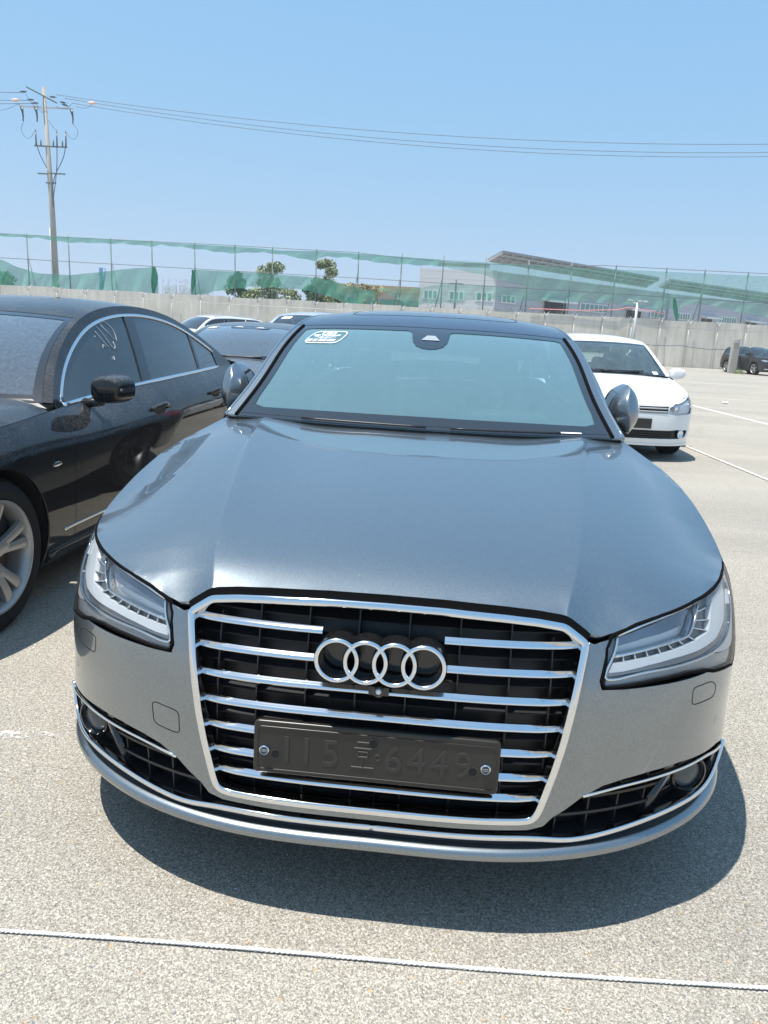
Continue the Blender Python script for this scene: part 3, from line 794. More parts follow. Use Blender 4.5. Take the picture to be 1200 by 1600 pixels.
M['ground'] = ground_mat()
gm = MB(); gm.add([(-420, -120, 0), (420, -120, 0), (420, 620, 0), (-420, 620, 0)], [(0, 1, 2, 3)])
tag(gm.build('ground', M['ground'], smooth=False), kind='structure')
# ---------------------------------------------------------------- the yard: wall, posts, nets, pole, buildings, trees
WO = Vector((-31.23, 50.20, 0)); WU = Vector((.9969, .0786, 0)); WN = Vector((-.0786, .9969, 0))
def wp(a, z, n=0.0): v = WO + WU * a + WN * n; return (v.x, v.y, z)
def concrete(name, base, scale=1.0, streak=.5, bm=.2):
    m = mat(name, base, .9, spec=.2); v = coords(m); v2 = coords(m, (1.9, 1.9, .22)); v3 = coords(m, (.6, .6, .6))
    n1 = noise(m, v2, 1.6, 6, .7); n2 = noise(m, v, 22 * scale, 4, .6); n3 = noise(m, v3, 1, 3, .5)
    c1 = mixc(m, mathn(m, 'MULTIPLY', ramp(m, n1, [(.36, 0), (.68, 1)]), streak), base, tuple(b * .55 for b in base))
    c2 = mixc(m, 1.0, c1, ramp(m, n2, [(.3, .86), (.7, 1.1)]), 'MULTIPLY'); c3 = mixc(m, 1.0, c2, ramp(m, n3, [(.35, .9), (.65, 1.08)]), 'MULTIPLY')
    lk(m, c3, bsdf(m).inputs['Base Color']); bump(m, n2, bm, .01); return m
M['wall'] = concrete('weathered_concrete', (.74, .685, .59), 1, .5)
M['concrete2'] = concrete('light_concrete', (.45, .42, .37), 1, .3)
M['galv'] = mat('galvanised_steel', (.48, .49, .49), .5, .3)
M['steelgreen'] = mat('weathered_green_grey_steel', (.16, .20, .19), .6, .2)
M['wire'] = mat('dark_cable', (.09, .10, .11), .6)
M['porcelain'] = mat('insulator_brown_black', (.05, .045, .05), .3)
M['pinkish'] = mat('pale_cover', (.75, .55, .45), .5)
# wall of upright concrete panels
wb = MB(); a = -41.5; i = 0
while a < 101:
    w = 1.975; h = 3.12 + .03 * math.sin(i * 2.1) + .02 * random.random()
    c = WO + WU * (a + w / 2) + WN * .15; rot = Matrix.Rotation(math.atan2(WU.y, WU.x), 3, 'Z')
    wb.box((c.x, c.y + .01 * (i % 2), h / 2), (w - .025, .16, h), rot); a += w; i += 1
wb.box(tuple(WO + WU * 30 + WN * .16 + Vector((0, 0, 1.4))), (142, .08, 2.8), rot)
tag(wb.build('concrete_wall', M['wall'], smooth=False), 'long weathered concrete panel wall closing the yard behind the cars', 'wall')
# bracket posts
ORD = 'first second third fourth fifth sixth seventh eighth ninth tenth eleventh twelfth thirteenth fourteenth fifteenth sixteenth seventeenth eighteenth nineteenth twentieth twenty-first twenty-second twenty-third twenty-fourth twenty-fifth twenty-sixth twenty-seventh twenty-eighth'.split()
def bpost():
    r = root('bracket_post', 'galvanised post with a forked wire bracket against the concrete wall', 'fence post', group='forked bracket posts along the concrete wall')
    mb = MB(); mb.tube([(0, 0, 0), (0, 0, 2.82)], .032, 8); mb.build('post', M['galv'], r, sharp=0)
    mb = MB(); mb.tube([(0, 0, 2.78), (-.17, -.10, 3.18)], [.028, .022], 6); mb.build('arm', M['galv'], r, sharp=0)
    mb = MB(); mb.tube([(0, 0, 2.78), (.15, .10, 3.14)], [.028, .022], 6); mb.tube([(.15, .10, 3.14), (.24, .10, 3.20)], .02, 6); mb.build('arm', M['galv'], r, sharp=0)
    return r
bp = bpost(); bp0 = bp
for k in range(0, 26):
    o = bp0 if k == 0 else copy_tree(bp0); o['label'] = ORD[k] + ' forked galvanised bracket post from the left along the concrete wall'; p = wp(2.0 + 1.975 * k, 0, -.18); o.location = p; o.rotation_euler = (0, 0, .08 + random.uniform(-.15, .15)); o.scale = (1, 1, random.uniform(.985, 1.015))
mb = MB()
mb.tube([wp(-5, 2.62, -.2), wp(58, 2.66, -.2)], .016, 6); tag(mb.build('fence_rail', M['galv'], sharp=0), 'thin galvanised rail running along the top of the concrete wall', 'rail')
mb = MB(); pts = [wp(36 + 1.0 * k, 1.5 - .012 * k + .10 * math.sin(k * 1.3) * math.sin(k * .7), -.24) for k in range(17)]; mb.tube(pts, .02, 6)
tag(mb.build('hose', M['wire'], sharp=0), 'dark cable sagging along the wall at mid height on the right', 'cable')
# net poles
ps = [.64, 3.62, 6.64, 9.62, 12.7, 15.58, 18.28, 21.39, 24.46, 27.45, 30.48, 33.56, 36.64, 39.71, 42.87, 46.52, 49.17, 52.24]
for i, a_ in enumerate([-2.4] + ps):
    r = root('net_pole', (ORD[i - 1] + ' slim steel net pole from the left behind the wall') if i else 'slim steel net pole just beyond the left edge of the picture', 'pole', wp(a_, 0, 3.05), .08, 'slim poles carrying the green net')
    mb = MB(); lean = random.uniform(-.07, .07); mb.tube([(0, 0, 0), (lean, 0, 6.85)], .045, 8); mb.build('post', M['steelgreen'], r, sharp=0)
    if i % 2 == 1 or i in (10, 14, 16):
        sg = 1 if i < 9 else -1
        mb = MB(); mb.tube([(lean * .8, 0, 5.4), (sg * .95, .3, 0)], .032, 6); mb.build('brace', M['steelgreen'], r, sharp=0)
mb = MB(); mb.tube([wp(-6 + 2 * k, 6.78 - .10 * math.sin(math.pi * (k % 10) / 10) * .3 + (-.35 if 15 < k < 24 else 0) * math.sin(math.pi * (k - 15) / 9), 3.0) for k in range(33)], .022, 6)
tag(mb.build('net_rail', M['steelgreen'], sharp=0), 'upper steel rail from which the green net hangs', 'rail')
mb = MB(); mb.tube([wp(-6, 5.12, 3.0), wp(25, 5.0, 3.0), wp(58, 4.72, 3.0)], .022, 6)
tag(mb.build('net_rail', M['steelgreen'], sharp=0), 'lower steel rail halfway up the net poles', 'rail')
# nets
def net_mat(name, col, op):
    m = bpy.data.materials.new(name); m.use_nodes = True; nt = m.node_tree; nt.nodes.clear()
    o = nn(m, 'ShaderNodeOutputMaterial'); t = nn(m, 'ShaderNodeBsdfTransparent'); d = nn(m, 'ShaderNodeBsdfDiffuse'); tl = nn(m, 'ShaderNodeBsdfTranslucent'); mx = nn(m, 'ShaderNodeMixShader'); m2 = nn(m, 'ShaderNodeMixShader')
    v = coords(m, (1.2, 1.2, 5)); n = noise(m, v, 2.0, 4, .6); f = ramp(m, n, [(.3, op - .05), (.7, min(1, op + .08))])
    v2 = coords(m, (.5, .5, .5)); c = mixc(m, noise(m, v2, 1.5, 3), tuple(k * .9 for k in col), tuple(k * 1.12 for k in col))
    lk(m, c, d.inputs[0]); lk(m, c, tl.inputs[0]); m2.inputs[0].default_value = .5; lk(m, d.outputs[0], m2.inputs[1]); lk(m, tl.outputs[0], m2.inputs[2])
    lk(m, f, mx.inputs[0]); lk(m, t.outputs[0], mx.inputs[1]); lk(m, m2.outputs[0], mx.inputs[2]); lk(m, mx.outputs[0], o.inputs[0]); return m
M['net'] = net_mat('green_netting', (.14, .42, .30), .66); M['net2'] = net_mat('pale_green_netting', (.18, .46, .35), .44); M['net3'] = net_mat('bunched_green_netting', (.07, .36, .22), .92)
def net(top, bot, name, label, m, n0=2.95, amp=.2, rows=12, step=.18, fold=.0):
    ta, tz = zip(*top); ba, bz = zip(*bot); a0 = max(ta[0], ba[0]) if not fold else ta[0]; a1 = min(ta[-1], ba[-1]); n = int((a1 - a0) / step); V = []
    ph = random.random() * 9
    for i in range(n + 1):
        a_ = a0 + (a1 - a0) * i / n; zt = np.interp(a_, ta, tz); zb = np.interp(a_, ba, bz)
        for j in range(rows + 1):
            t = j / rows; w = amp * math.sin(a_ * 3.1 + ph + 2.2 * t) * t + amp * .5 * math.sin(a_ * 7.7 + t * 3 + ph * 2) * t
            V.append(wp(a_ + .06 * math.sin(a_ * 5 + 3 * t), zt + (zb - zt) * t + .03 * math.sin(a_ * 4.3 + ph) * (t > .9), n0 - w))
    k = rows + 1; F = [(i * k + j, (i + 1) * k + j, (i + 1) * k + j + 1, i * k + j + 1) for i in range(n) for j in range(rows)]
    return tag(mk(name, V, F, m, sharp=0), label, 'netting')
n1t = [(-4, 5.1), (-1.39, 5.0), (-.04, 4.49), (1.33, 4.16), (3.64, 4.15), (5.97, 4.49), (7.83, 4.8), (9.91, 5.02)]; n1b = [(-4, 3.0), (1.28, 3.05), (6.86, 3.1), (9.95, 3.1)]
net(n1t, n1b, 'green_net', 'sagging lower green net at the far left, below the utility pole', M['net'])
n2t = [(12.45, 4.97), (17.06, 4.99), (20.76, 4.9), (22.47, 4.75), (23.54, 4.45), (25.87, 4.08)]; n2b = [(12.44, 3.15), (14.99, 3.74), (17.07, 4.03), (20.46, 4.0), (22.04, 3.7), (23.59, 3.25), (25.87, 3.1)]
net(n2t, n2b, 'green_net', 'lower green net hanging in front of the small trees', M['net'])
n3t = [(25.88, 4.39), (27.57, 4.38), (29.08, 4.59), (30.77, 4.95), (33.68, 4.92), (40.15, 4.8), (45.37, 4.8), (54.02, 4.71), (58, 4.7)]
n3b = [(25.88, 4.28), (28.23, 3.3), (31.0, 3.6), (33.75, 4.05), (36, 3.98), (39, 4.15), (42.7, 4.2), (45.39, 4.0), (46.68, 3.9), (49.04, 4.5), (51.63, 4.1), (54.12, 3.75), (58, 3.6)]
net(n3t, n3b, 'green_net', 'long lower green net hanging before the grey industrial hall', M['net2'])
tt = [(-6, 6.76), (7.88, 6.74), (17.04, 6.68), (18.88, 6.6), (21.62, 6.7), (30.8, 6.55), (39.97, 6.51), (49.13, 6.56), (58, 6.64)]
tb = [(-6, 6.6), (-1.29, 6.55), (1.46, 6.58), (3.29, 6.38), (4.66, 6.42), (7.87, 6.50), (9.52, 6.40), (10.17, 6.56), (12.46, 6.42), (15.21, 6.22), (17.04, 6.4), (18.88, 6.35), (20.26, 6.12), (21.18, 6.02), (22.09, 6.35), (23.47, 6.35), (26.23, 6.10), (28.07, 6.1), (30.3, 6.1)]
net(tt, tb, 'green_net', 'narrow strip of green net draped from the upper rail on the left', M['net'], amp=.06, rows=4)
tb2 = [(30.3, 6.1), (33.0, 5.72), (36.9, 4.95), (40.15, 4.85), (58, 4.75)]
net([(30.3, 6.56)] + tt[5:], tb2, 'green_net', 'large pale green net stretched between the rails over the right half', M['net2'], amp=.07)
for a_, z0, z1, w in ((9.75, 5.02, 2.85, .55), (12.55, 4.95, 3.0, .38), (47.2, 4.75, 2.95, .4)):
    V = []; 
    for i in range(13):
        t = i / 12; wd = w * (.35 + .65 * math.sin(math.pi * min(1, t * 1.15))) * (1 - .25 * t)
        for j in range(9):
            s = j / 8 - .5; V.append(wp(a_ + s * wd + (.45 * t if a_ > 40 else .04 * math.sin(5 * t)), z0 + (z1 - z0) * t, 2.9 - .12 * abs(math.sin(j * 1.9 + t * 2))))
    F = [(i * 9 + j, i * 9 + j + 1, (i + 1) * 9 + j + 1, (i + 1) * 9 + j) for i in range(12) for j in range(8)]
    tag(mk('bunched_net', V, F, M['net3'], sharp=0), {9: 'bunched end of green net hanging over the wall, left of the open gap', 12: 'bunched end of green net, right of the open gap', 47: 'torn twist of green net hanging down near the right end'}[int(a_)], 'netting')
# ---------------------------------------------------------------- utility pole and its lines
up = root('utility_pole', 'tall concrete utility pole with crossarms and insulators at the left', 'utility pole', (-29.85, 55.33, 0), .08)
mb = MB(); mb.tube([(0, 0, 0), (-.1, 0, 9), (-.3, 0, 16.95)], [.235, .19, .12], 16); mb.build('shaft', M['concrete2'], up, sharp=0)
def px_(z): return -.30 * (z / 16.95)**1.3
def arm(z, x0, x1, m=None, y=-.16, nm='crossarm', tilt=0):
    mb = MB(); c = (x0 + x1) / 2; mb.box((c, y, z), (x1 - x0, .09, .09), Matrix.Rotation(tilt, 3, 'Y')); return mb.build(nm, m or M['steelgreen'], up, smooth=False)
a1 = arm(16.4, -1.55, .75, tilt=.42); a2 = arm(15.6, -2.0, 1.75, M['galv']); a3 = arm(13.05, -1.1, 1.25); a4 = arm(11.2, -.95, -.25); a5 = arm(11.25, -.1, 1.05); a6 = arm(10.6, -.4, .35)
def insul(par, p, d, L=.34, r=.075, n=4):
    mb = MB(); d = Vector(d).normalized(); q = Vector(p)
    for i in range(n): c = q + d * (L * (i + .5) / n); mb.tube([c - d * .02, c + d * .025], [r, r * .45], 10)
    mb.tube([q - d * .1, q + d * (L + .12)], .02, 6); return mb.build('insulator', M['porcelain'], par, sharp=30)
for (p, d) in (((-1.5, -.2, 16.55), (-1, 0, -.02)), ((-1.0, -.2, 16.05), (-1, 0, 0)), ((-.7, -.2, 15.85), (-1, 0, 0)), ((.25, -.2, 16.3), (1, 0, 0)), ((.95, -.2, 16.0), (1, 0, -.12)), ((1.1, -.2, 15.85), (1, 0, -.2))): insul(a1, p, d)
for x in (-1.9, -.9, 1.65):
    mb = MB(); mb.tube([(x - .12, -.2, 15.75), (x + .12, -.25, 15.1)], .035, 6); mb.tube([(x + .1, -.22, 15.5), (x + .14, -.22, 14.85)], [.07, .05], 8); mb.tube([(x + .12, -.22, 14.9), (x + .12, -.22, 14.62)], .045, 8); mb.build('cutout_fuse', M['porcelain'], a2, sharp=0)
for x in (-.95, .55, 1.2):
    mb = MB(); mb.tube([(x, -.2, 13.1), (x + .02, -.2, 13.9)], [.055, .04], 8); mb.tube([(x + .02, -.2, 13.9), (x + .02, -.2, 14.15)], [.03, .02], 6); mb.build('cable_termination', M['porcelain'], a3, sharp=0)
for x in (-.6, .3, .95):
    mb = MB(); mb.tube([(x, -.2, 13.1), (x, -.2, 13.5)], [.06, .05], 8); mb.build('surge_arrester', M['steelgreen'], a3, sharp=0)
def wires(par, pts, r=.014, nm='jumper_wire'):
    mb = MB(); mb.tube([tuple(p) for p in smooth_curve(pts, .15)], r, 5); return mb.build(nm, M['wire'], par, sharp=0)
wires(up, [(-1.75, -.2, 14.6), (-1.95, -.2, 14.0), (-1.55, -.2, 13.5), (-.95, -.2, 14.1)]); wires(up, [(1.75, -.2, 14.6), (2.1, -.2, 14.1), (1.8, -.2, 13.6), (1.22, -.2, 14.1)])
wires(up, [(.02, -.2, 14.8), (.35, -.2, 14.3), (.6, -.2, 14.1)]); wires(up, [(-.95, -.2, 13.4), (-.75, -.2, 12.6), (-.25, -.2, 11.6)], .03, 'riser_cable'); wires(up, [(1.2, -.2, 13.5), (.95, -.2, 12.3), (.35, -.2, 11.2), (.1, -.2, 10.2), (.12, -.2, 9)], .03, 'riser_cable'); wires(up, [(.55, -.22, 13.4), (.5, -.22, 12), (.35, -.22, 10.8), (.1, -.2, 9.5)], .03, 'riser_cable')
for a_, b_, c_ in (((-4.3, -.1, 16.4), (-3.9, -.15, 15.4), (-2.0, -.2, 15.75)), ((-1.5, -.2, 16.4), (-1.1, -.2, 15.8), (-.3, -.2, 15.2)), ((.6, -.2, 15.7), (1.3, -.2, 15.6), (1.8, -.2, 16.0)), ((2.0, -.2, 15.75), (3.0, -.2, 15.8), (3.3, -.1, 16.2)), ((-.9, -.2, 15.9), (-.4, -.2, 15.4), (.0, -.2, 15.3))): wires(up, [a_, b_, c_])
for x, z in ((-2.3, 15.98), (3.15, 16.05)):
    mb = MB(); mb.tube([(x - .28, -.15, z), (x, -.15, z), (x + .3, -.15, z + .02)], [.06, .12, .07], 8); mb.build('insulator_cover', M['pinkish'], up, sharp=0)
mb = MB(); mb.tube([(-.22, -.24, 0), (-.24, -.22, 7.5)], .035, 6); mb.build('cable_duct', M['galv'], up, sharp=0)
def catenary(a, b, sag, n=40): return [(a[0] + (b[0] - a[0]) * i / n, a[1] + (b[1] - a[1]) * i / n, a[2] + (b[2] - a[2]) * i / n - 4 * sag * (i / n) * (1 - i / n)) for i in range(n + 1)]
for k, (z0, zb, sag) in enumerate(((16.5, 17.3, 1.72), (16.35, 16.95, 1.95), (16.1, 16.75, 1.95))):
    mb = MB(); mb.tube(catenary((-29.3 + .5 * k, 55.33 + .25 * k, z0), (40, 60.8 + .3 * k, zb), sag), .016, 5)
    tag(mb.build('power_line', M['wire'], sharp=0), ['topmost power line running right from the utility pole', 'middle power line running right from the utility pole', 'lowest power line running right from the utility pole'][k], 'power line')
for k, (z0, z1) in enumerate(((16.55, 16.5), (16.05, 15.8), (15.85, 15.4))):
    mb = MB(); mb.tube(catenary((-31.5 + .3 * k, 55.2, z0), (-60, 53, z1), .3, 14), .018, 5)
    tag(mb.build('power_line', M['wire'], sharp=0), ['topmost power line leaving the pole to the left', 'middle power line leaving the pole to the left', 'lowest power line leaving the pole to the left'][k], 'power line')
# small dark pole with a crossarm, grey lamp post, blue chute
r = root('crossarm_pole', 'thin dark pole with a short crossarm before the grey hall', 'pole', (-.08, 58.7, 0)); mb = MB(); mb.tube([(0, 0, 0), (0, 0, 5.45)], [.09, .06], 8); mb.build('shaft', M['wire'], r, sharp=0)
mb = MB(); mb.box((0, -.05, 5.15), (1.1, .08, .08)); mb.build('crossarm', M['wire'], r, smooth=False)
r = root('camera_post', 'pale steel post with small cameras on top, standing before the wall', 'post', (11.7, 50.6, 0)); mb = MB(); mb.tube([(0, 0, 0), (0, 0, 4.0)], [.10, .085], 12); mb.build('shaft', M['galv'], r, sharp=0)
mb = MB(); mb.tube([(-.55, 0, 4.0), (.6, 0, 3.92)], .025, 6); mb.build('arm', M['galv'], r, sharp=0)
for x, a_ in ((-.45, .2), (.15, -.2), (.5, -.3)):
    mb = MB(); mb.tube([(x - .16, -.1, 4.12 + a_ * .2), (x + .12, 0, 4.1)], .06, 8); mb.build('camera_head', M['galv'], r, sharp=30)
M['paleblue'] = mat('pale_blue_paint', (.22, .42, .62), .5)
r = root('blue_chute', 'small pale blue hoist frame seen through the net at the left', 'hoist', wp(5.42, 0, 4.2)); mb = MB(); mb.box((0, 0, 2.4), (.2, .2, 4.9)); mb.build('mast', M['paleblue'], r, smooth=False)
mb = MB(); mb.tube([(.05, 0, 4.85), (.34, 0, 4.82), (.30, 0, 4.45), (.12, 0, 3.4)], .045, 6); mb.build('spout', M['paleblue'], r, sharp=0)
# ---------------------------------------------------------------- the grey hall beyond the wall
def cladding(name, base, sc=3.0):
    m = mat(name, base, .55); t = nn(m, 'ShaderNodeTexCoord'); sx = nn(m, 'ShaderNodeSeparateXYZ'); lk(m, t.outputs['Object'], sx.inputs[0])
    f = mathn(m, 'FRACT', mathn(m, 'MULTIPLY', sx.outputs[2], 1.0)); g = ramp(m, f, [(0, .72), (.06, 1.0), (.94, 1.0), (1.0, .72)])
    lk(m, mixc(m, 1.0, base, g, 'MULTIPLY'), bsdf(m).inputs['Base Color']); return m
M['clad'] = cladding('grey_lilac_cladding', (.46, .465, .505)); M['cladw'] = cladding('pale_cladding', (.60, .60, .60))
M['winw'] = mat('green_tinted_window', (.16, .30, .28), .12, 0); M['frame'] = mat('pale_window_frame', (.75, .76, .74), .5)
M['panel_under'] = mat('slatted_canopy_underside', (.27, .28, .27), .7)
def quadbox(P0, P1, z0, z1, thick, m, par, name, n_off=0.0):
    """upright slab from P0 to P1 (ground points)"""
    d = Vector((P1[0] - P0[0], P1[1] - P0[1], 0)); L = d.length; d /= L; n = Vector((-d.y, d.x, 0)); a = Vector((P0[0], P0[1], 0)) + n * n_off; b = Vector((P1[0], P1[1], 0)) + n * n_off
    V = [a, b, b + n * thick, a + n * thick]; V = [(v.x, v.y, z0) for v in V] + [(v.x, v.y, z1) for v in V]
    return mk(name, V, [(0, 3, 2, 1), (4, 5, 6, 7), (0, 1, 5, 4), (1, 2, 6, 5), (2, 3, 7, 6), (3, 0, 4, 7)], m, par, smooth=False)
def windows(par, A, B, a0, w, n, z0, z1):
    d = Vector((B[0] - A[0], B[1] - A[1], 0)).normalized(); nrm = Vector((d.y, -d.x, 0))
    p0 = Vector((A[0], A[1], 0)) + d * a0 + nrm * .06; p1 = p0 + d * w
    fr = quadbox((p0 - d * .15)[:2], (p1 + d * .15)[:2], z0 - .15, z1 + .15, .1, M['frame'], par, 'window')
    pw = w / n
    for i in range(n):
        q0 = p0 + d * (pw * i + .12) + nrm * .04; q1 = p0 + d * (pw * (i + 1) - .12) + nrm * .04; quadbox(q0[:2], q1[:2], z0, z1, .03, M['winw'], fr, 'pane')
hall = root('industrial_hall', 'pale grey industrial hall with a tilted slatted canopy, nearest of the two halls', 'building', (15, 125, 0)); H0 = Vector((15, 125, 0))
def rel(p): return (p[0] - 15, p[1] - 125)
A = (-5.45, 110.6); Bp = (5.32, 109.4); Cp = (36.3, 137.8)
def HQ(P0, P1, *a, **k): return quadbox(rel(P0), rel(P1), *a, **k)
quadbox(rel(A), rel(Bp), 0, 10.35, 20, M['cladw'], hall, 'end_wall'); quadbox(rel((5.34, 109.6)), rel((36.3, 138.0)), 0, 10.3, 16, M['clad'], hall, 'long_wall')
for x0, w in ((.75, 1.9), (4.4, 2.0), (8.2, 2.2)): windows(hall, rel(A), rel(Bp), x0, w, 3, 6.35, 7.3)
for a0, w, n in ((1.3, 2.7, 3), (18.6, 6.6, 6), (37.2, 4.0, 4)): windows(hall, rel(Bp), rel(Cp), a0, w, n, 6.15 if n > 3 else 6.3, 7.15)
def awn(par, A_, B_, a0, w, z):
    d = Vector((B_[0] - A_[0], B_[1] - A_[1], 0)).normalized(); nrm = Vector((d.y, -d.x, 0)); p0 = Vector((A_[0], A_[1], 0)) + d * a0; p1 = p0 + d * w
    V = [p0, p1, p1 + nrm * 1.6, p0 + nrm * 1.6]; V2 = [(v.x, v.y, z - (.35 if i > 1 else 0)) for i, v in enumerate(V)] + [(v.x, v.y, z + .3 - (.35 if i > 1 else 0)) for i, v in enumerate(V)]
    mk('awning', V2, [(0, 3, 2, 1), (4, 5, 6, 7), (0, 1, 5, 4), (1, 2, 6, 5), (2, 3, 7, 6), (3, 0, 4, 7)], M['frame'], par, smooth=False)
    q0 = p0 + d * .8 + nrm * .05; q1 = p1 - d * .8 + nrm * .05; quadbox(q0[:2], q1[:2], 0, z - .3, .04, M['void'], par, 'loading_door')
awn(hall, rel(Bp), rel(Cp), 9.6, 6.4, 7.2); awn(hall, rel(Bp), rel(Cp), 29.8, 5.4, 7.1)
def canopy(par, P, name='canopy'):
    """tilted slab of slatted panels, P four corners; ribs below"""
    P = [Vector(p) for p in P]; n = (P[1] - P[0]).cross(P[3] - P[0]).normalized()
    if n.z < 0: n = -n
    V = [tuple(p) for p in P] + [tuple(p + n * .25) for p in P]
    c = mk(name, V, [(0, 1, 2, 3), (4, 7, 6, 5), (0, 4, 5, 1), (1, 5, 6, 2), (2, 6, 7, 3), (3, 7, 4, 0)], M['panel_under'], par, smooth=False)
    rb = MB()
    for i in range(19):
        t = i / 18; a_ = P[0].lerp(P[3], t); b_ = P[1].lerp(P[2], t); rb.tube([a_ - n * .12, b_ - n * .12], .09, 4)
    for t in (.12, .5, .88): rb.tube([P[0].lerp(P[1], t) - n * .25, P[3].lerp(P[2], t) - n * .25], .12, 4)
    rb.build('canopy_ribs', M['galv'], c, smooth=False); return c
def R3(p): return (p[0] - 15, p[1] - 125, p[2])
canopy(hall, [R3((3.92, 110.65, 11.78)), R3((5.59, 105.27, 12.38)), R3((32.17, 129.43, 11.9)), R3((31.36, 134.89, 10.97))])
canopy(hall, [R3((-3.0, 113, 11.2)), R3((-2.2, 116, 11.6)), R3((4.5, 116, 11.6)), R3((4.3, 113, 11.25))], 'roof_lantern')
mb = MB(); 
for i in range(12): x = -5.3 + i * .95; mb.tube([(x - 15, 110.7 - 125, 10.3), (x - 15, 110.7 - 125, 11.2)], .03, 4)
mb.build('roof_railing', M['galv'], hall, smooth=False)
hall2 = root('industrial_hall', 'farther grey industrial hall with its own low canopy, at the right edge', 'building', (50, 150, 0))
def rel2(p): return (p[0] - 50, p[1] - 150)
D0, D1 = (36.4, 137.3), (74, 166)
quadbox(rel2(D0), rel2(D1), 0, 10.2, 16, M['clad'], hall2, 'long_wall')
for a0, w, n in ((2.4, 3.4, 5), (14.2, 5.2, 7)): windows(hall2, rel2(D0), rel2(D1), a0, w, n, 6.2, 7.1)
awn(hall2, rel2(D0), rel2(D1), 8.4, 4.6, 6.9); awn(hall2, rel2(D0), rel2(D1), 21.5, 5, 6.9)
canopy(hall2, [(34.61 - 50, 139.16 - 150, 11.38), (35.25 - 50, 134.69 - 150, 12.17), (64 - 50, 155.3 - 150, 11.65), (66.2 - 50, 160.4 - 150, 10.2)])
mb = MB(); pts = [(5.05, 53.07, 3.41), (8.24, 53.32, 3.44), (11.0, 53.5, 3.62), (11.9, 53.61, 3.84), (14.37, 53.8, 3.5)]; mb.tube(pts, .03, 5)
M['pink'] = mat('faded_red_tape', (.75, .28, .28), .6); tag(mb.build('warning_tape', M['pink'], sharp=0), 'faded red tape strung just above the wall top', 'tape')
house = root('low_house', 'low sand coloured building with an ochre roof between trees and hall', 'building', (-7.7, 88, 0))
M['ochre'] = mat('ochre_roofing', (.38, .30, .16), .8); M['sand'] = mat('sand_render', (.46, .40, .32), .8)
quadbox((-8.6, 0), (3.4, .6), 0, 5.75, 8, M['sand'], house, 'wall'); quadbox((-8.9, -.4), (3.5, .25), 5.75, 6.45, 9, M['ochre'], house, 'roof')
quadbox((-8.6, -.12), (3.4, .48), 0, 4.9, .1, mat('green_hoarding', (.10, .30, .22), .7), house, 'hoarding')
# ---------------------------------------------------------------- trees and weeds
def leaf_mat(name, c):
    m = mat(name, c, .6, spec=.3); v = coords(m); n = noise(m, v, 2.2, 3, .6); n2 = noise(m, v, 14, 2, .6)
    a_ = mixc(m, ramp(m, n, [(.35, 0), (.65, 1)]), tuple(k * .6 for k in c), tuple(min(1, k * 1.6) for k in c)); lk(m, mixc(m, 1.0, a_, ramp(m, n2, [(.3, .7), (.7, 1.25)]), 'MULTIPLY'), bsdf(m).inputs['Base Color']); return m
M['leaf'] = leaf_mat('broad_leaf_green', (.10, .16, .05)); M['leaf2'] = leaf_mat('yellow_green_leaf', (.26, .30, .15)); M['leafd'] = leaf_mat('deep_green_leaf', (.11, .20, .09)); M['straw'] = leaf_mat('dry_straw', (.34, .30, .17)); M['bark'] = mat('bark', (.12, .09, .07), .9)
def tree(loc, w, z0, z1, label, m, n=1500, name='small_tree', ls=.12, trunk=True, group=None, clumps=9, flat=.8):
    r = root(name, label, 'tree' if trunk else 'bush', loc, random.uniform(0, 6), group); rg = np.random.default_rng(int(abs(loc[0] * 100)) + 5)
    H = z1 - z0; C = []
    for i in range(clumps):
        u = rg.random(); a_ = rg.random() * 6.28; rad = w / 2 * (.72 - .4 * abs(u - .4)) * rg.random()**.5; C.append((rad * math.cos(a_), rad * math.sin(a_), z0 + H * (.12 + .76 * u), w * rg.uniform(.14, .26)))
    C.append((0, 0, z1 - w * .12, w * .13))
    V = []; F = []
    for i in range(n):
        c = C[rg.integers(len(C))]; d = rg.normal(size=3); d /= np.linalg.norm(d); q = rg.random()**.4; p = np.array(c[:3]) + d * [c[3] * q, c[3] * q, c[3] * q * flat]
        a_ = rg.normal(size=3); a_ /= np.linalg.norm(a_); b = np.cross(a_, rg.normal(size=3)); b /= np.linalg.norm(b); s = ls * rg.uniform(.6, 1.4)
        k = len(V); V += [tuple(p - a_ * s), tuple(p + b * s * .45), tuple(p + a_ * s), tuple(p - b * s * .45)]; F.append((k, k + 1, k + 2, k + 3))
    mk('crown', V, F, m, r, smooth=False)
    if trunk:
        mb = MB(); mb.tube([(0, 0, 0), (.05, 0, z0), (-.04, .03, z0 + H * .55), (0, 0, z1 - H * .2)], [.12, .09, .05, .015], 8)
        for c in C[:6]: mb.tube([(0, 0, max(.4, c[2] - H * .35)), (c[0] * .5, c[1] * .5, c[2] - H * .1), (c[0] * .9, c[1] * .9, c[2])], [.045, .03, .01], 5)
        mb.build('trunk', M['bark'], r, sharp=0)
    return r
def wl(a, n): p = wp(a, 0, n); return p
tree(wl(15.0, 7), 2.3, 3.0, 5.3, 'small dense dark green tree, leftmost of the three trees behind the wall', M['leafd'], 2200)
tree(wl(17.5, 7), 2.5, 2.8, 6.1, 'bushy tree behind the wall, middle one of the three', M['leaf2'], 2200)
tree(wl(21.7, 7), 2.9, 2.8, 6.6, 'tallest loose crowned tree, rightmost of the three behind the wall', M['leaf2'], 2400)
tree(wl(20.6, 6.5), 2.0, 2.4, 4.6, 'low dark shrub at the foot of the tallest tree', M['leafd'], 1200, 'shrub', trunk=False)
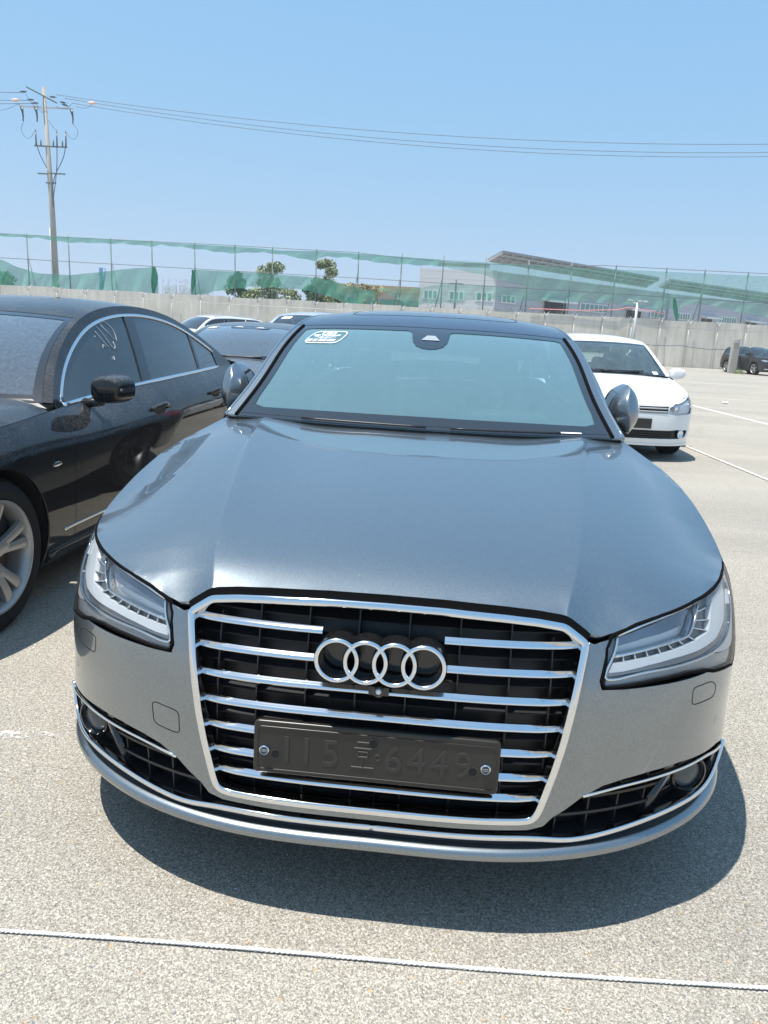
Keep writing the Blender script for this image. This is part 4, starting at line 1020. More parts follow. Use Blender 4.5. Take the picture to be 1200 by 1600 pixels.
for a_, z, k in ((16.2, 4.0, 0), (19.2, 4.1, 1), (22.6, 4.0, 2)): tree(wl(a_, 6), 2.4, 2.6, z, ['yellow green shrub below the leftmost tree', 'yellow green shrub between the two larger trees', 'yellow green shrub right of the tallest tree'][k], M['leaf2'], 900, 'shrub', trunk=False)
tree(wl(-2.6, 6), 3.0, 2.6, 4.3, 'green shrub behind the net at the far left edge', M['leafd'], 1400, 'shrub', trunk=False)
tree(wl(24.5, 16), 4.2, 3.0, 5.6, 'mound of dry straw coloured growth beside the low house', M['straw'], 2600, 'dry_bush', trunk=False, flat=.5)
def reeds(a0, a1, n, zlo, zhi, label, m, nn_=5):
    V = []; F = []
    for i in range(n):
        a_ = random.uniform(a0, a1); p = Vector(wp(a_, 0, nn_ + random.uniform(-.6, .6))); z1 = random.uniform(zlo, zhi); lx = random.uniform(-.25, .25); k = len(V); w_ = .012
        V += [(p.x - w_, p.y, 2.4), (p.x + w_, p.y, 2.4), (p.x + lx, p.y, z1)]; F.append((k, k + 1, k + 2))
        for q in range(3): t = random.uniform(.5, .95); k = len(V); x = p.x + lx * t; z = 2.4 + (z1 - 2.4) * t; s = random.uniform(-.16, .16); V += [(x, p.y, z), (x + s, p.y, z + .12), (x + s * .5, p.y + .02, z + .03)]; F.append((k, k + 1, k + 2))
    return tag(mk('weeds', V, F, m, smooth=False), label, 'weeds', kind='stuff')
reeds(9.8, 13.4, 140, 3.3, 4.6, 'thin dry reeds showing over the wall in the gap between the nets', M['straw'])
reeds(27, 54, 420, 3.1, 3.7, 'dry weeds along the top of the wall on the right', M['straw'], 1.2)
# concrete post by the far car, weeds at its foot
r = root('concrete_post', 'broad square concrete gate post standing beside the distant dark car', 'post', (16.70, 46.5, 0)); mb = MB(); mb.box((.08, 0, 1.0), (.42, .36, 2.0), taper=.97); mb.build('shaft', M['concrete2'], r, bevel=.02)
mb = MB(); mb.box((.02, -.2, 1.85), (.24, .04, .16)); mb.build('plate', M['galv'], r, smooth=False)
for k, (x, y, lab) in enumerate(((16.9, 45.6, 'clump of green weeds before the distant dark car'), (18.3, 44.0, 'low green weed at the bumper of the distant dark car'))):
    V = []; F = []
    for i in range(160): a_ = random.random() * 6.28; rr_ = random.random() * .3; h = random.uniform(.1, .34); n0 = len(V); bx, by = x + rr_ * math.cos(a_), y + rr_ * math.sin(a_); V += [(bx - .015, by, 0), (bx + .015, by, 0), (bx + random.uniform(-.12, .12), by + random.uniform(-.1, .1), h)]; F.append((n0, n0 + 1, n0 + 2))
    tag(mk('weed_clump', V, F, M['leaf2'], smooth=False), lab, 'weeds')
# ---------------------------------------------------------------- on the ground
def rope(pts, r, label, m, tw=26.0, ext=0):
    """three strand twisted rope lying on the ground"""
    P = smooth_curve(pts, .012 if ext == 0 else .06); d = np.r_[0, np.cumsum(np.linalg.norm(np.diff(P, axis=0), axis=1))]; T = P[-1] - P[0]; T /= np.linalg.norm(T); S = np.cross(T, [0, 0, 1]); mb = MB()
    for k in range(3):
        a_ = d * tw * 6.283 + k * 2.0944; q = P + S[None] * (np.cos(a_) * r * .5)[:, None] + np.array([0, 0, 1])[None] * (np.sin(a_) * r * .5)[:, None]; mb.tube([tuple(v) for v in q], r * .62, 6)
    return tag(mb.build('rope', m, sharp=0), label, 'rope')
M['rope'] = mat('white_nylon_rope', (.78, .77, .76), .6)
rope([(-1.3, -.185, .006), (-.798, -.152, .006), (-.229, -.123, .007), (.329, -.101, .006), (.878, -.067, .007), (1.5, -.03, .006)], .0044, 'white twisted rope lying across the asphalt in the foreground', M['rope'], 30)
def flat_strip(pts, w, name, label, m, cat, z=.004):
    V = []; n = len(pts)
    for i, p in enumerate(pts):
        a_ = Vector(pts[max(0, i - 1)]); b = Vector(pts[min(n - 1, i + 1)]); t = (b - a_).normalized(); s = Vector((-t.y, t.x)); V += [(p[0] + s.x * w / 2, p[1] + s.y * w / 2, z), (p[0] - s.x * w / 2, p[1] - s.y * w / 2, z)]
    return tag(mk(name, V, [(2 * i, 2 * i + 1, 2 * i + 3, 2 * i + 2) for i in range(n - 1)], m, smooth=False), label, cat, kind='structure')
def wornpaint():
    m = mat('worn_white_paint', (.78, .76, .70), .7); v = coords(m); n = noise(m, v, 9, 6, .7); lk(m, mixc(m, ramp(m, n, [(.35, 0), (.5, 1)]), (.45, .42, .36), (.80, .78, .73)), bsdf(m).inputs['Base Color']); return m
M['linepaint'] = wornpaint()
flat_strip([(5.55, 22), (5.86, 17.6), (6.15, 13.5), (6.45, 9), (6.7, 5)], .075, 'painted_line', None, M['linepaint'], None)
rope([(3.27, 12, .012), (3.40, 9.18, .012), (3.53, 6.78, .012), (3.66, 4.4, .012), (3.78, 2, .012)], .011, 'thin pale rope running along the ground to the white hatchback', M['rope'], 8, 1)
def patch(cx, cy, w, h, label, m, n=26, seed=1, z=.004):
    rg = np.random.default_rng(seed); P = [(cx + w * math.cos(a_) * rg.uniform(.5, 1), cy + h * math.sin(a_) * rg.uniform(.5, 1)) for a_ in np.linspace(0, 6.283, n, endpoint=False)]
    return tag(mk('paint_splash', [(p[0], p[1], z) for p in P], [tuple(range(n))], m, smooth=False), label, 'paint mark', kind='structure')
def faint():
    m = bpy.data.materials.new('faded_spray_paint'); m.use_nodes = True; b = bsdf(m); b.inputs['Base Color'].default_value = (.8, .79, .76, 1); b.inputs['Roughness'].default_value = .8
    v = coords(m); n = noise(m, v, 60, 5, .75); lk(m, ramp(m, n, [(.46, 0), (.60, .75)]), b.inputs['Alpha']); return m
M['spray'] = faint(); patch(-1.25, .62, .11, .028, None, M['spray']); patch(-1.13, .645, .06, .012, None, M['spray'], seed=3)
mb = MB(); mb.box((7.07, 18.65, .03), (.14, .12, .05)); tag(mb.build('litter', M['rope'], bevel=.03), 'scrap of white litter on the open ground behind the white hatchback', 'litter')
# loose stones on the asphalt
M['st1'] = mat('pale_stone', (.55, .53, .50), .8); M['st2'] = mat('tan_stone', (.42, .33, .20), .8); M['st3'] = mat('grey_stone', (.20, .20, .20), .8)
def grit():
    bm = bmesh.new(); rg = np.random.default_rng(3)
    for i in range(420):
        x, y = rg.uniform(-1.3, 1.4), rg.uniform(-.32, 1.2)
        r = bmesh.ops.create_icosphere(bm, subdivisions=1, radius=rg.uniform(.0012, .0034) * (1.5 if i % 15 == 0 else 1)); mi = int(rg.integers(0, 4))
        for v in r['verts']: v.co *= rg.uniform(.75, 1.2); v.co.z *= .55; v.co += Vector((x, y, .001))
        for f in {f for v in r['verts'] for f in v.link_faces}: f.material_index = mi
    me = bpy.data.meshes.new('grit'); bm.to_mesh(me); bm.free()
    for k in ('st1', 'st1', 'st2', 'st3'): me.materials.append(M[k])
    o = bpy.data.objects.new('grit', me); COL.objects.link(o); tag(o, kind='stuff')
grit()
# ---------------------------------------------------------------- grey saloon: skins
GS = Shell(.965, 5.135, 1.2, 3.15, .9, 3.0, [
 (('x', 0),   [.25, .34, .45, .56, .66, .765], [0, 0, .003, .012, .032, .065]),
 (('x', .3),  [.25, .34, .45, .56, .66, .765], [.002, .001, .002, .010, .032, .066]),
 (('x', .6),  [.25, .34, .45, .56, .66, .765], [.012, .006, 0, .006, .032, .072]),
 (('y', .35), [.24, .34, .45, .56, .66, .775], [-.002, -.014, -.012, -.010, .012, .058]),
 (('y', .7),  [.21, .33, .46, .60, .71, .80], [.012, -.006, -.008, -.006, .004, .050]),
 (('y', 1.1), [.20, .33, .48, .63, .75, .862], [.03, .010, .002, -.004, .000, .046]),
 (('y', 1.4), [.20, .34, .49, .65, .79, .918], [.035, .016, .008, 0, .010, .098]),
 (('y', 1.56),[.20, .34, .50, .66, .80, .972], [.038, .018, .009, 0, .016, .178]),
 (('y', 1.75),[.20, .34, .50, .67, .81, .985], [.04, .02, .01, 0, .018, .168]),
 (('y', 2.7), [.20, .34, .50, .68, .83, .99], [.04, .02, .01, 0, .022, .155]),
 (('y', 3.6), [.20, .34, .50, .69, .85, 1.0], [.04, .02, .01, 0, .025, .155]),
 (('y', 4.3), [.21, .34, .50, .70, .87, 1.02], [.035, .016, .01, 0, .028, .13]),
 (('r', .7),  [.25, .37, .52, .71, .89, 1.05], [.03, .012, 0, .01, .045, .12]),
 (('r', .35), [.26, .38, .52, .72, .90, 1.06], [.03, 0, 0, .02, .06, .12]),
 (('r', 0),   [.26, .38, .52, .72, .90, 1.06], [.03, 0, 0, .02, .06, .12])])
HX = np.array([0, .2, .4, .55, .7, .82, .92]); HY = np.array([.05, .14, .28, .5, .8, 1.15, 1.5, 1.7])
HZ = np.array([
 [.760, .756, .733, .702, .684, .665, .640],
 [.796, .793, .778, .754, .730, .704, .672],
 [.832, .829, .818, .800, .774, .744, .710],
 [.868, .866, .858, .845, .822, .792, .752],
 [.905, .903, .897, .887, .869, .842, .803],
 [.942, .941, .936, .928, .913, .890, .856],
 [.975, .975, .971, .965, .953, .935, .908],
 [.990, .990, .988, .984, .974, .960, .938]])
def hood_smooth(xy):
    xy = np.asarray(xy, float); return tens(np.r_[-HX[2:0:-1], HX], HY, np.hstack([HZ[:, 2:0:-1], HZ]).T, abs(xy[:, 0]), xy[:, 1])
HL_TOP = [(.528,.903),(.594,.937),(.68,.959),(.82,.977),(1.0,.978),(1.12,.97),(1.23,.945)]
def _edge():
    a = np.array([(0,.766),(.13,.765),(.26,.758),(.37,.746),(.392,.741),(.447,.704)])
    st = np.vstack([GS.front(a), HL_TOP, [(1.35, .975)], [(GS.s_of_y(y), 1.0) for y in (.9, 1.1, 1.3, 1.43, 1.53)]])
    return GS(st)
def lift(q, c1):
    # crown of the middle panel
    return .010 * np.clip(np.minimum(q[:, 0], c1) / np.maximum(c1, .01), 0, 1)**4 * np.interp(q[:, 1], [.05, .3, 1.5], [0, 1, 1])
HE = _edge()
HED = dens(HE, .01, closed=False)
HZ = np.array(HZ) + np.array([0, .15, .8, 1, 1.1, 1.05, .75, .7])[:, None] * np.array([0, 0, 0, .012, .024, .031, .038])[None]
HC = None
def _seg_d(p, a, b):
    ab = b - a; t = np.clip(((p - a) @ ab) / (ab @ ab), 0, 1); return np.linalg.norm(p - a - t[:, None] * ab, axis=1)
CR1 = [(.395,.098),(.42,.19),(.457,.362),(.508,.64),(.574,1.02),(.625,1.42)]
CR2 = [(.511,.135),(.54,.23),(.59,.43),(.685,.79),(.755,1.12),(.805,1.5)]
def hoodf(xy):
    xy = np.asarray(xy, float); z = hood_smooth(xy); q = np.stack([abs(xy[:, 0]), xy[:, 1]], 1)
    c1 = spl([p[1] for p in CR1], [p[0] for p in CR1], np.clip(q[:, 1], .05, 1.5)); c2 = spl([p[1] for p in CR2], [p[0] for p in CR2], np.clip(q[:, 1], .05, 1.5))
    ka = np.interp(q[:, 1], [.05, .085, .12, .168, .25, .45, .8], [.72, .72, .5, .30, .19, .08, 0]); k1 = np.interp(q[:, 1], [.05, .168, .25, .45, .8, 1.2, 1.6], [0, 0, .02, .09, .13, .115, .10]); k2 = np.interp(q[:, 1], [.05, .3, .8, 1.6], [.0, .11, .15, .11])
    st_ = np.interp(q[:, 1], [.12, .4, .8, 1.3, 1.5], [0, .0015, .0038, .006, .006])
    d1 = q[:, 0] - c1; d2 = q[:, 0] - c2; e_ = .004
    dd = np.clip(d1, 0, 1); z = z - ka * .075 * np.tanh(dd / .075) - st_ / (1 + np.exp(-np.clip(d1 / .0028, -30, 30))) - k1 * (np.sqrt(d1 * d1 + e_ * e_) + d1) / 2 - k2 * (np.sqrt(d2 * d2 + .01**2) + d2) / 2 + lift(q, c1)
    if HC is None: return z
    E2 = HED[:, :2]; D = np.full(len(q), 1e9); W = np.zeros(len(q)); C = np.zeros(len(q))
    for e, c0 in zip(E2, HC):
        d2 = ((q - e)**2).sum(1) + 1e-7; w = d2**-2; W += w; C += w * c0
    D = distpoly(q, E2, closed=False)
    z = z + C / W * np.clip(1 - D / .12, 0, 1)**2
    return np.stack([xy[:, 0], xy[:, 1], z], 1)
HC = HED[:, 2] - hoodf(HED[:, :2])
# ---------------------------------------------------------------- grey saloon in the middle
g8 = root('saloon_car', 'large silver grey metallic saloon with wide chrome grille, parked nose on in the middle', 'car', (0, 0, 0))
CB8 = Cabin(GS, .44, .10, [(1.515, .981), (1.75, 1.115), (2.0, 1.242), (2.24, 1.343), (2.5, 1.392), (2.9, 1.405), (3.4, 1.385), (3.85, 1.305), (4.2, 1.18), (4.5, 1.06)],
            [(.115, 0), (.10, .012), (.085, .018), (.07, .022), (.04, .035), (0, .050), (-.05, .045), (-.10, .025), (-.14, .01), (-.16, 0)])
g_ = .0025
FR_OUT = [(.447,.701),(.4363,.711),(.392,.7415),(.33,.751),(.26,.7565),(.13,.762),(0,.763)]          # chrome frame outer line, top half
FR_DN = [(.447,.701),(.436,.631),(.4245,.556),(.4125,.481),(.400,.418),(.386,.359),(.376,.319),(.368,.301),(.354,.289),(.33,.285),(.24,.284),(.12,.2835),(0,.2835)]
LOWE = [(0,.268),(.2,.268),(.347,.270),(.382,.279),(.401,.301),(.430,.321),(.462,.349),(.508,.374),(.556,.385),(.62,.392),(.70,.393),(.787,.381)]
lo_st = GS.front(LOWE); dn_st = GS.front(FR_DN)
HL_OUT = [(.519,.893),(.5055,.85),(.502,.797),(.4955,.75),(.4915,.7205),(.4945,.695),(.503,.688),(.545,.689),(.64,.7025),(.74,.7095),(.815,.694),(.845,.676),(.90,.655),(.955,.630),(1.0,.598),(1.045,.592),(1.08,.62),(1.15,.672),(1.21,.73),(1.25,.80),(1.262,.90),(1.23,.945)]
HL_ST = np.array(HL_OUT + HL_TOP[::-1])
sBF = GS.s_of_y(.66)                                        # bumper / fender seam behind the lamp
bump_ol = [tuple(p) for p in lo_st] + [(.93, .262), (1.0, .225), (1.045, .16), (1.06, .0), (GS.s_of_y(.72), 0.0), (GS.s_of_y(.72), .60), (1.27, .606), (1.10, .60)]
hl_low = [p for p in HL_OUT if p[0] < 1.06][::-1]
bump_ol += [(p[0], p[1] - .012) for p in hl_low if p[1] < .70 and p[0] > .51] + [(.489, .681), (.484, .72), (.4965, .80), (.511, .885), (.4775, .868)] + [tuple(p) for p in dn_st]
# thin joint between lamp and panel: the lamp seal fills it
AR8 = .375; ZW8 = .352
fend = [(1.275, .612), (GS.s_of_y(.72), .606), (GS.s_of_y(1.62), 0), (GS.s_of_y(1.62) + .01, .985), (GS.s_of_y(1.545), .985), (GS.s_of_y(1.4), .985), (GS.s_of_y(1.1), .985), (GS.s_of_y(.9), .983), (1.36, .962), (1.275, .94), (1.273, .80), (1.225, .715), (1.17, .665), (1.11, .622), (1.12, .612)]
K8 = dict(paint=M['grey'], yf=.985, yr=3.99, arch=AR8, rw=ZW8, seams=(1.62, 2.66, 3.72), ybump=.7, fender=fend, bumper=bump_ol, bstep_=.022, step=.04, lin=1.35,
          yhead=2.235, yrh=3.9, pil=.935, glassW=M['glass_a'], glassR=M['glass_side'], glassS=M['glass_side'], roofmat=M['roofblack'], pillarmat=M['grey'],
          dlo=(1.72, 2.60, 3.62, 4.05), hz=.80, mpos=(.955, 1.86, 1.04), mirrors=False, rim='multi10', tw=.255, ydash=1.92, zdash=.97, steer=1, yrb=4.35)
build_car(g8, GS, CB8, K8)
# bonnet
he = HE[:, :2].copy(); ce = smooth_curve(he[5:], .03); fr = he[:6]
edge = [fr[0] + [0, .006], fr[1] + [0, .006], fr[2] + [0, .006], fr[3] + [0, .006], fr[4] + [-.001, .007], fr[5] + [0, .010]]
cc = []
for i, p in enumerate(ce[1:]):
    t = ce[min(i + 2, len(ce) - 1)] - ce[i]; t /= np.linalg.norm(t); cc.append(p + np.array([-t[1], t[0]]) * .004)
rear = [(.775, 1.535), (.70, 1.512), (.55, 1.475), (.35, 1.435), (.15, 1.415), (0, 1.41)]
_ex = []
for cr_ in (CR1, CR2):
    yy_ = np.arange(cr_[0][1] + .01, cr_[-1][1], .012); xx_ = spl([p[1] for p in cr_], [p[0] for p in cr_], yy_)
    for o_ in (-.009, -.003, .003, .009): _ex.append(np.stack([xx_ + o_, yy_], 1))
panel('bonnet', hoodf, [tuple(p) for p in edge + cc] + rear, M['grey'], g8, step=.022, bstep=.012, flange=.03, side='both', extra=np.vstack(_ex))
# ---------------------------------------------------------------- nose of the grey saloon
def off2(P, d):
    P = np.asarray(P, float); t = np.gradient(P, axis=0); t /= np.linalg.norm(t, axis=1)[:, None]; return P + np.stack([t[:, 1], -t[:, 0]], 1) * d
def xz_curve(P, step=.01): return dens(P, step, closed=False)
frame = xz_curve(FR_OUT[::-1] + FR_DN[1:], .008)                     # centre top -> corner -> centre bottom
sm_ = frame.copy()
for _ in range(2): sm_[1:-1] = (sm_[:-2] + 2 * sm_[1:-1] + sm_[2:]) / 4
frame = sm_
inner = off2(frame, .0095); inner[0, 0] = inner[-1, 0] = 0
mb = MB(); fst = GS.front(inner); fst[0, 0] = fst[-1, 0] = 0
strip(mb, GS, fst, rprof(.0175, .010, -.02, .42, 5), mirror=True); recalc(mb.build('grille_frame', M['chrome'], g8, sharp=50))
# black joint between bonnet and frame
mb = MB(); jo = off2(frame[:60], -.006); jo = jo[jo[:, 0] < .45]; jo[0, 0] = 0; strip(mb, GS, GS.front(jo), [(-.010, -.03), (-.010, -.004), (.010, -.004), (.010, -.03)], mirror=True); recalc(mb.build('bonnet_seal', M['rubber'], g8))
def fr_x(z):  # inner half width of the grille at height z
    m = inner[inner[:, 0] > .3]; m = m[np.argsort(m[:, 1])]; return float(np.interp(z, m[:, 1], m[:, 0])) - .008
gy = lambda x, z: float(GS(GS.front([(abs(x), z)]))[0][1])
_gc = {}
def gyc(z):
    k = round(z, 4)
    if k not in _gc:
        xs_ = np.linspace(0, .43, 12); _gc[k] = (xs_, GS(GS.front(np.stack([xs_, np.full(12, z)], 1)))[:, 1])
    return _gc[k]
def gyf(x, z): a, b = gyc(z); return float(np.interp(abs(x), a, b))
# grille back, side walls
gin = [tuple(p) for p in GS.front(off2(frame, .006))]; gin[0] = (0, gin[0][1]); gin[-1] = (0, gin[-1][1])
gr = panel('radiator_grille', GS, gin, M['blackplas'], g8, step=.06, off=-.085, flange=-.07, side='both')
rb = MB()
for x in (.056, .168, .28, .372):
    zt = .735 if x < .35 else .70; zb_ = .295
    for sg in (-1, 1):
        n = 12; V = []
        for i in range(n + 1):
            z = zb_ + (zt - zb_) * i / n; y = gyf(x, z)
            for dx, dy in ((-.0016, .034), (.0016, .034), (.0016, .085), (-.0016, .085)): V.append((sg * x + dx, y + dy, z))
        rb.add(V, [(i * 4 + j, i * 4 + (j + 1) % 4, (i + 1) * 4 + (j + 1) % 4, (i + 1) * 4 + j) for i in range(n) for j in range(4)])
def fin(z, d0, d1, th, drop, xm=None):
    xe = (xm or fr_x(z)); n = 24; V = []
    for i in range(n + 1):
        x = -xe + 2 * xe * i / n; y = gyf(x, z); V += [(x, y + d0, z - drop), (x, y + d1, z), (x, y + d1, z - th), (x, y + d0, z - drop - th)]
    rb.add(V, [(i * 4 + j, i * 4 + (j + 1) % 4, (i + 1) * 4 + (j + 1) % 4, (i + 1) * 4 + j) for i in range(n) for j in range(4)])
for z in (.717, .661, .601, .541, .48, .42, .365, .315): fin(z, .045, .083, .003, .012)
recalc(rb.build('grille_ribs', M['blackplas'], gr, sharp=30))
ZS = (.690, .631, .571, .511, .452, .393, .342)
PR = [(.000, -.0052), (.0006, -.0012), (.0020, .0010), (.0046, .0030), (.0053, .0024), (.0080, .0048), (.0087, .0042), (.0118, .0068), (.0140, .0072), (.0150, .0050), (.0150, -.004), (.0080, -.0085), (.0022, -.0078)]
def slat(z, xa, xb):
    n = max(6, int((xb - xa) / .012)); V = []; k = len(PR)
    for i in range(n + 1):
        x = xa + (xb - xa) * i / n; y = gyf(x, z) + .006; full = fr_x(z); e = float(np.clip(1 - (full - abs(x)) / .06, 0, 1)); fl = 1 if e > .02 else 0
        for q, (d, h) in enumerate(PR):
            hh = h if not fl or q in (0, 1, 2, 8, 9, 10, 11, 12) else .0010 + (d - .002) * .56
            V.append((x, y + d + .006 * e * e, z + hh * (1 - .15 * e * e)))
    F = [(i * k + j, i * k + (j + 1) % k, (i + 1) * k + (j + 1) % k, (i + 1) * k + j) for i in range(n) for j in range(k)] + [tuple(range(k)), tuple(n * k + j for j in range(k))[::-1]]
    return MB().add(V, F)
for i, z in enumerate(ZS):
    xe = fr_x(z) - .002
    if i in (0, 1): segs = [(-xe, -.134), (.134, xe)] if i == 0 else [(-xe, -.142), (.142, xe)]
    elif i in (4, 5): segs = [(-xe, -.272), (.272, xe)]
    else: segs = [(-xe, xe)]
    for a, b in segs: recalc(slat(z, a, b).build('grille_slat', M['chrome'], g8, sharp=28))
# emblem of four rings
def place(z, yo, tilt): return Matrix.Translation((0, yo, z)) @ Matrix.Rotation(-tilt, 4, 'X')
EM = place(.650, -.008, R_(7))
em = MB(); rp = [(.0378, .003), (.0392, -.003), (.0435, -.0058), (.0478, -.003), (.0493, .003), (.0478, .006), (.0392, .006)]
for cx in (-.0927, -.0309, .0309, .0927): em.lathe(rp, 'y', (cx, 0, 0), 56, closed=True)
em.xf(EM); emb = recalc(em.build('ring_emblem', M['ringmetal'], g8, sharp=0))
bk = MB()
for cx in (-.0927, -.0309, .0309, .0927): bk.lathe([(.0498, .004), (.0505, .012), (.0505, .060), (0, .060)], 'y', (cx, 0, 0), 40); bk.lathe([(.0375, .006), (.0365, .045)], 'y', (cx, 0, 0), 40)
bk.xf(EM); recalc(bk.build('emblem_backing', M['blackgloss'], emb, sharp=40))
cm = MB(); cm.lathe([(0, -.004), (.005, -.003), (.0068, .0)], 'y', (0, 0, 0), 20, m=1); cm.lathe([(.0068, .0), (.0085, -.002), (.0125, .001), (.0135, .012), (.015, .03)], 'y', (0, 0, 0), 24)
cm.box((0, .012, .0), (.044, .018, .018)); cm.xf(place(.584, -.004, R_(10))); recalc(cm.build('front_camera', None, g8, mats=[M['blackgloss'], M['silverplas']], sharp=30))
# number plate carrier with the ghost of an embossed plate
pl = MB(); PC = (0, -.016, .428); PT = Matrix.Translation((0, -.004, .428)) @ Matrix.Rotation(R_(-3), 4, 'X')
rr = rounded([(-.271, -.062), (.271, -.062), (.271, .062), (-.271, .062)], .013, 5)
pl.prism([tuple(p) for p in rr], 0, .014, lambda u, v, w: (u, w, v)); pl.xf(PT); plo = recalc(pl.build('plate_carrier', None, g8, mats=[M.setdefault('platec', paint('dusty_black_plastic', (.009, .0085, .0075), 0, .45, dust=.10, dustc=(.20, .18, .15), cr=.3))], bevel=.003))
ri = MB(); r2 = rounded([(-.263, -.053), (.263, -.053), (.263, .050), (-.263, .050)], .010, 5); n = len(r2)
r3 = rounded([(-.2605, -.0505), (.2605, -.0505), (.2605, .0475), (-.2605, .0475)], .009, 5)
ri.add([(p[0], -.0008, p[1]) for p in r2] + [(p[0], -.0028, p[1]) for p in (r2 + r3) / 2] + [(p[0], -.0008, p[1]) for p in r3], [(k * n + i, k * n + (i + 1) % n, (k + 1) * n + (i + 1) % n, (k + 1) * n + i) for k in (0, 1) for i in range(n)])
ri.xf(PT); recalc(ri.build('plate_rim', M['platec'], plo, sharp=0))
def text_mesh(txt, size, ext=.001, bev=0, align='CENTER', offset=0):
    cu = bpy.data.curves.new('t', 'FONT'); cu.body = txt; cu.size = size; cu.extrude = ext; cu.bevel_depth = bev; cu.align_x = align; cu.align_y = 'CENTER'; cu.offset = offset; cu.resolution_u = 4
    o = bpy.data.objects.new('t', cu); COL.objects.link(o); bpy.context.view_layer.update(); dg = bpy.context.evaluated_depsgraph_get(); me = o.evaluated_get(dg).to_mesh()
    V = [tuple(v.co) for v in me.vertices]; F = [tuple(p.vertices) for p in me.polygons]; o.evaluated_get(dg).to_mesh_clear(); bpy.data.objects.remove(o); bpy.data.curves.remove(cu); return V, F
M['plate_relief_tone'] = mat('embossed_characters', (.030, .028, .024), .6)  # plate colour lightened to stand in for light on the raised edges
chs = []
for ch, x, w in (('1', -.196, 1), ('1', -.152, 1), ('5', -.098, 1), ('6', .040, 1), ('4', .090, 1), ('4', .140, 1), ('9', .192, 1)):
    V, F = text_mesh(ch, .092, .0006, .0006); chs.append(MB().add([(v[0] * .95 + x, -v[2] - .0008, v[1] * .95 - .004) for v in V], F))
tx = MB(); hg = [((-.040, .032), (-.014, .032)), ((-.046, .018), (-.008, .018)), ((-.038, -.002), (-.016, -.002)), ((-.038, .010), (-.016, .010)), ((-.038, -.002), (-.038, .010)), ((-.016, -.002), (-.016, .010)), ((-.027, -.004), (-.027, -.024)), ((-.052, -.027), (-.002, -.027))]
for a, b in hg: tx.tube([(a[0], -.0005, a[1]), (b[0], -.0005, b[1])], .0026, 6)
tx.lathe([(.0045, -.001), (.0065, -.0022), (.008, -.001)], 'y', (.006, 0, .0), 16)
for q in chs + [tx]: q.xf(PT); recalc(q.build('plate_character', M['plate_relief_tone'], plo, sharp=40))
hl = MB()
for x, z, r in ((-.221, -.015, .0095), (-.004, .031, .0095), (.214, -.013, .0095)): hl.lathe([(r, -.0013), (0, -.0013)], 'y', (x, 0, z), 20); hl.lathe([(r + .0035, -.0006), (r + .0015, -.002), (r, -.0012)], 'y', (x, 0, z), 20, m=1)
hl.xf(PT); hl.build('plate_hole', None, plo, mats=[M['void'], M['platec']], sharp=30)
for x, z in ((-.2455, -.005), (.241, -.001)):
    b = MB(); b.lathe([(.0112, .0), (.0112, -.007), (.0095, -.009), (.0088, -.0086)], 'y', (x, 0, z), 24); b.lathe([(.0088, -.0086), (0, -.0088)], 'y', (x, 0, z), 24, m=1)
    for k in range(4): b.lathe([(.0021, -.0089), (.0024, -.0094), (.0028, -.0089)], 'y', (x - .0045 + k * .003, 0, z), 12)
    b.xf(PT); recalc(b.build('plate_bolt', None, plo, mats=[M['chrome'], M['blackgloss']], sharp=40))
# lower slots, strips and lip
sC = 1.05
lg = panel('lower_grille', GS, [(0, -.16), (sC, -.16), (sC, .36), (.7, .36), (.40, .30), (.36, .10), (0, .08)], M['blackplas'], g8, step=.05, off=-.055, flange=0, side='both')
rb = MB()
def plate_on(mb, st0, st1, d0, d1, th, mirror=True):
    P = GS(np.array([st0, st1])); N = mapf(GS)(np.array([st0, st1])); a, b = P[0], P[1]; ax = b - a; ax /= np.linalg.norm(ax)
    for sg in ((1, -1) if mirror else (1,)):
        T = np.cross(ax, N[0]); T /= np.linalg.norm(T); V = []
        for p, n_ in ((a, N[0]), (b, N[1])):
            for dd, tt in ((d0, -th), (d0, th), (d1, th), (d1, -th)): V.append((p + n_ * dd + T * tt) * [sg, 1, 1])
        mb.add([tuple(v) for v in V], [(0, 1, 5, 4), (1, 2, 6, 5), (2, 3, 7, 6), (3, 0, 4, 7), (0, 3, 2, 1), (4, 5, 6, 7)])
for s_ in (.056, .168, .28): plate_on(rb, (s_, -.12), (s_, .05), -.018, -.055, .002)
for s_ in (.42, .50, .58, .66): plate_on(rb, (s_, -.1), (s_, .28), -.022, -.055, .002)
for t_ in (.10, .19):
    for a, b in zip(sxs(.40, .70, 8)[:-1], sxs(.40, .70, 8)[1:]): plate_on(rb, (a, t_), (b, t_), -.018, -.055, .0035)
recalc(rb.build('lower_grille_ribs', M['blackplas'], lg, sharp=30))
mb = MB(); lc = smooth_curve([(0,.005),(.266,.004),(.383,-.003),(.445,-.018),(.514,-.010),(.60,.012),(.70,.034),(.80,.040),(.90,.042),(.965,.07),(1.0,.13),(1.025,.20)], .015); lc[0] = (0, .005)
strip(mb, GS, lc, rprof(.014, .004, -.012, .4), mirror=True, off=.004); recalc(mb.build('lower_chrome_strip', M['chrome'], g8, sharp=0))
us = [(.4695,.223),(.515,.238),(.57,.252),(.625,.258),(.68,.261),(.74,.261),(.80,.258),(.853,.252),(.93,.222),(1.0,.188),(1.03,.168)]
us = smooth_curve(us, .015)
for sg in (1, -1):
    mb = MB(); strip(mb, GS, us, rprof(.007, .003, -.010, .4)); mb.V = [(v[0] * sg, v[1], v[2]) for v in mb.V]; recalc(mb.build('intake_strip', M['chrome'], g8, sharp=0))
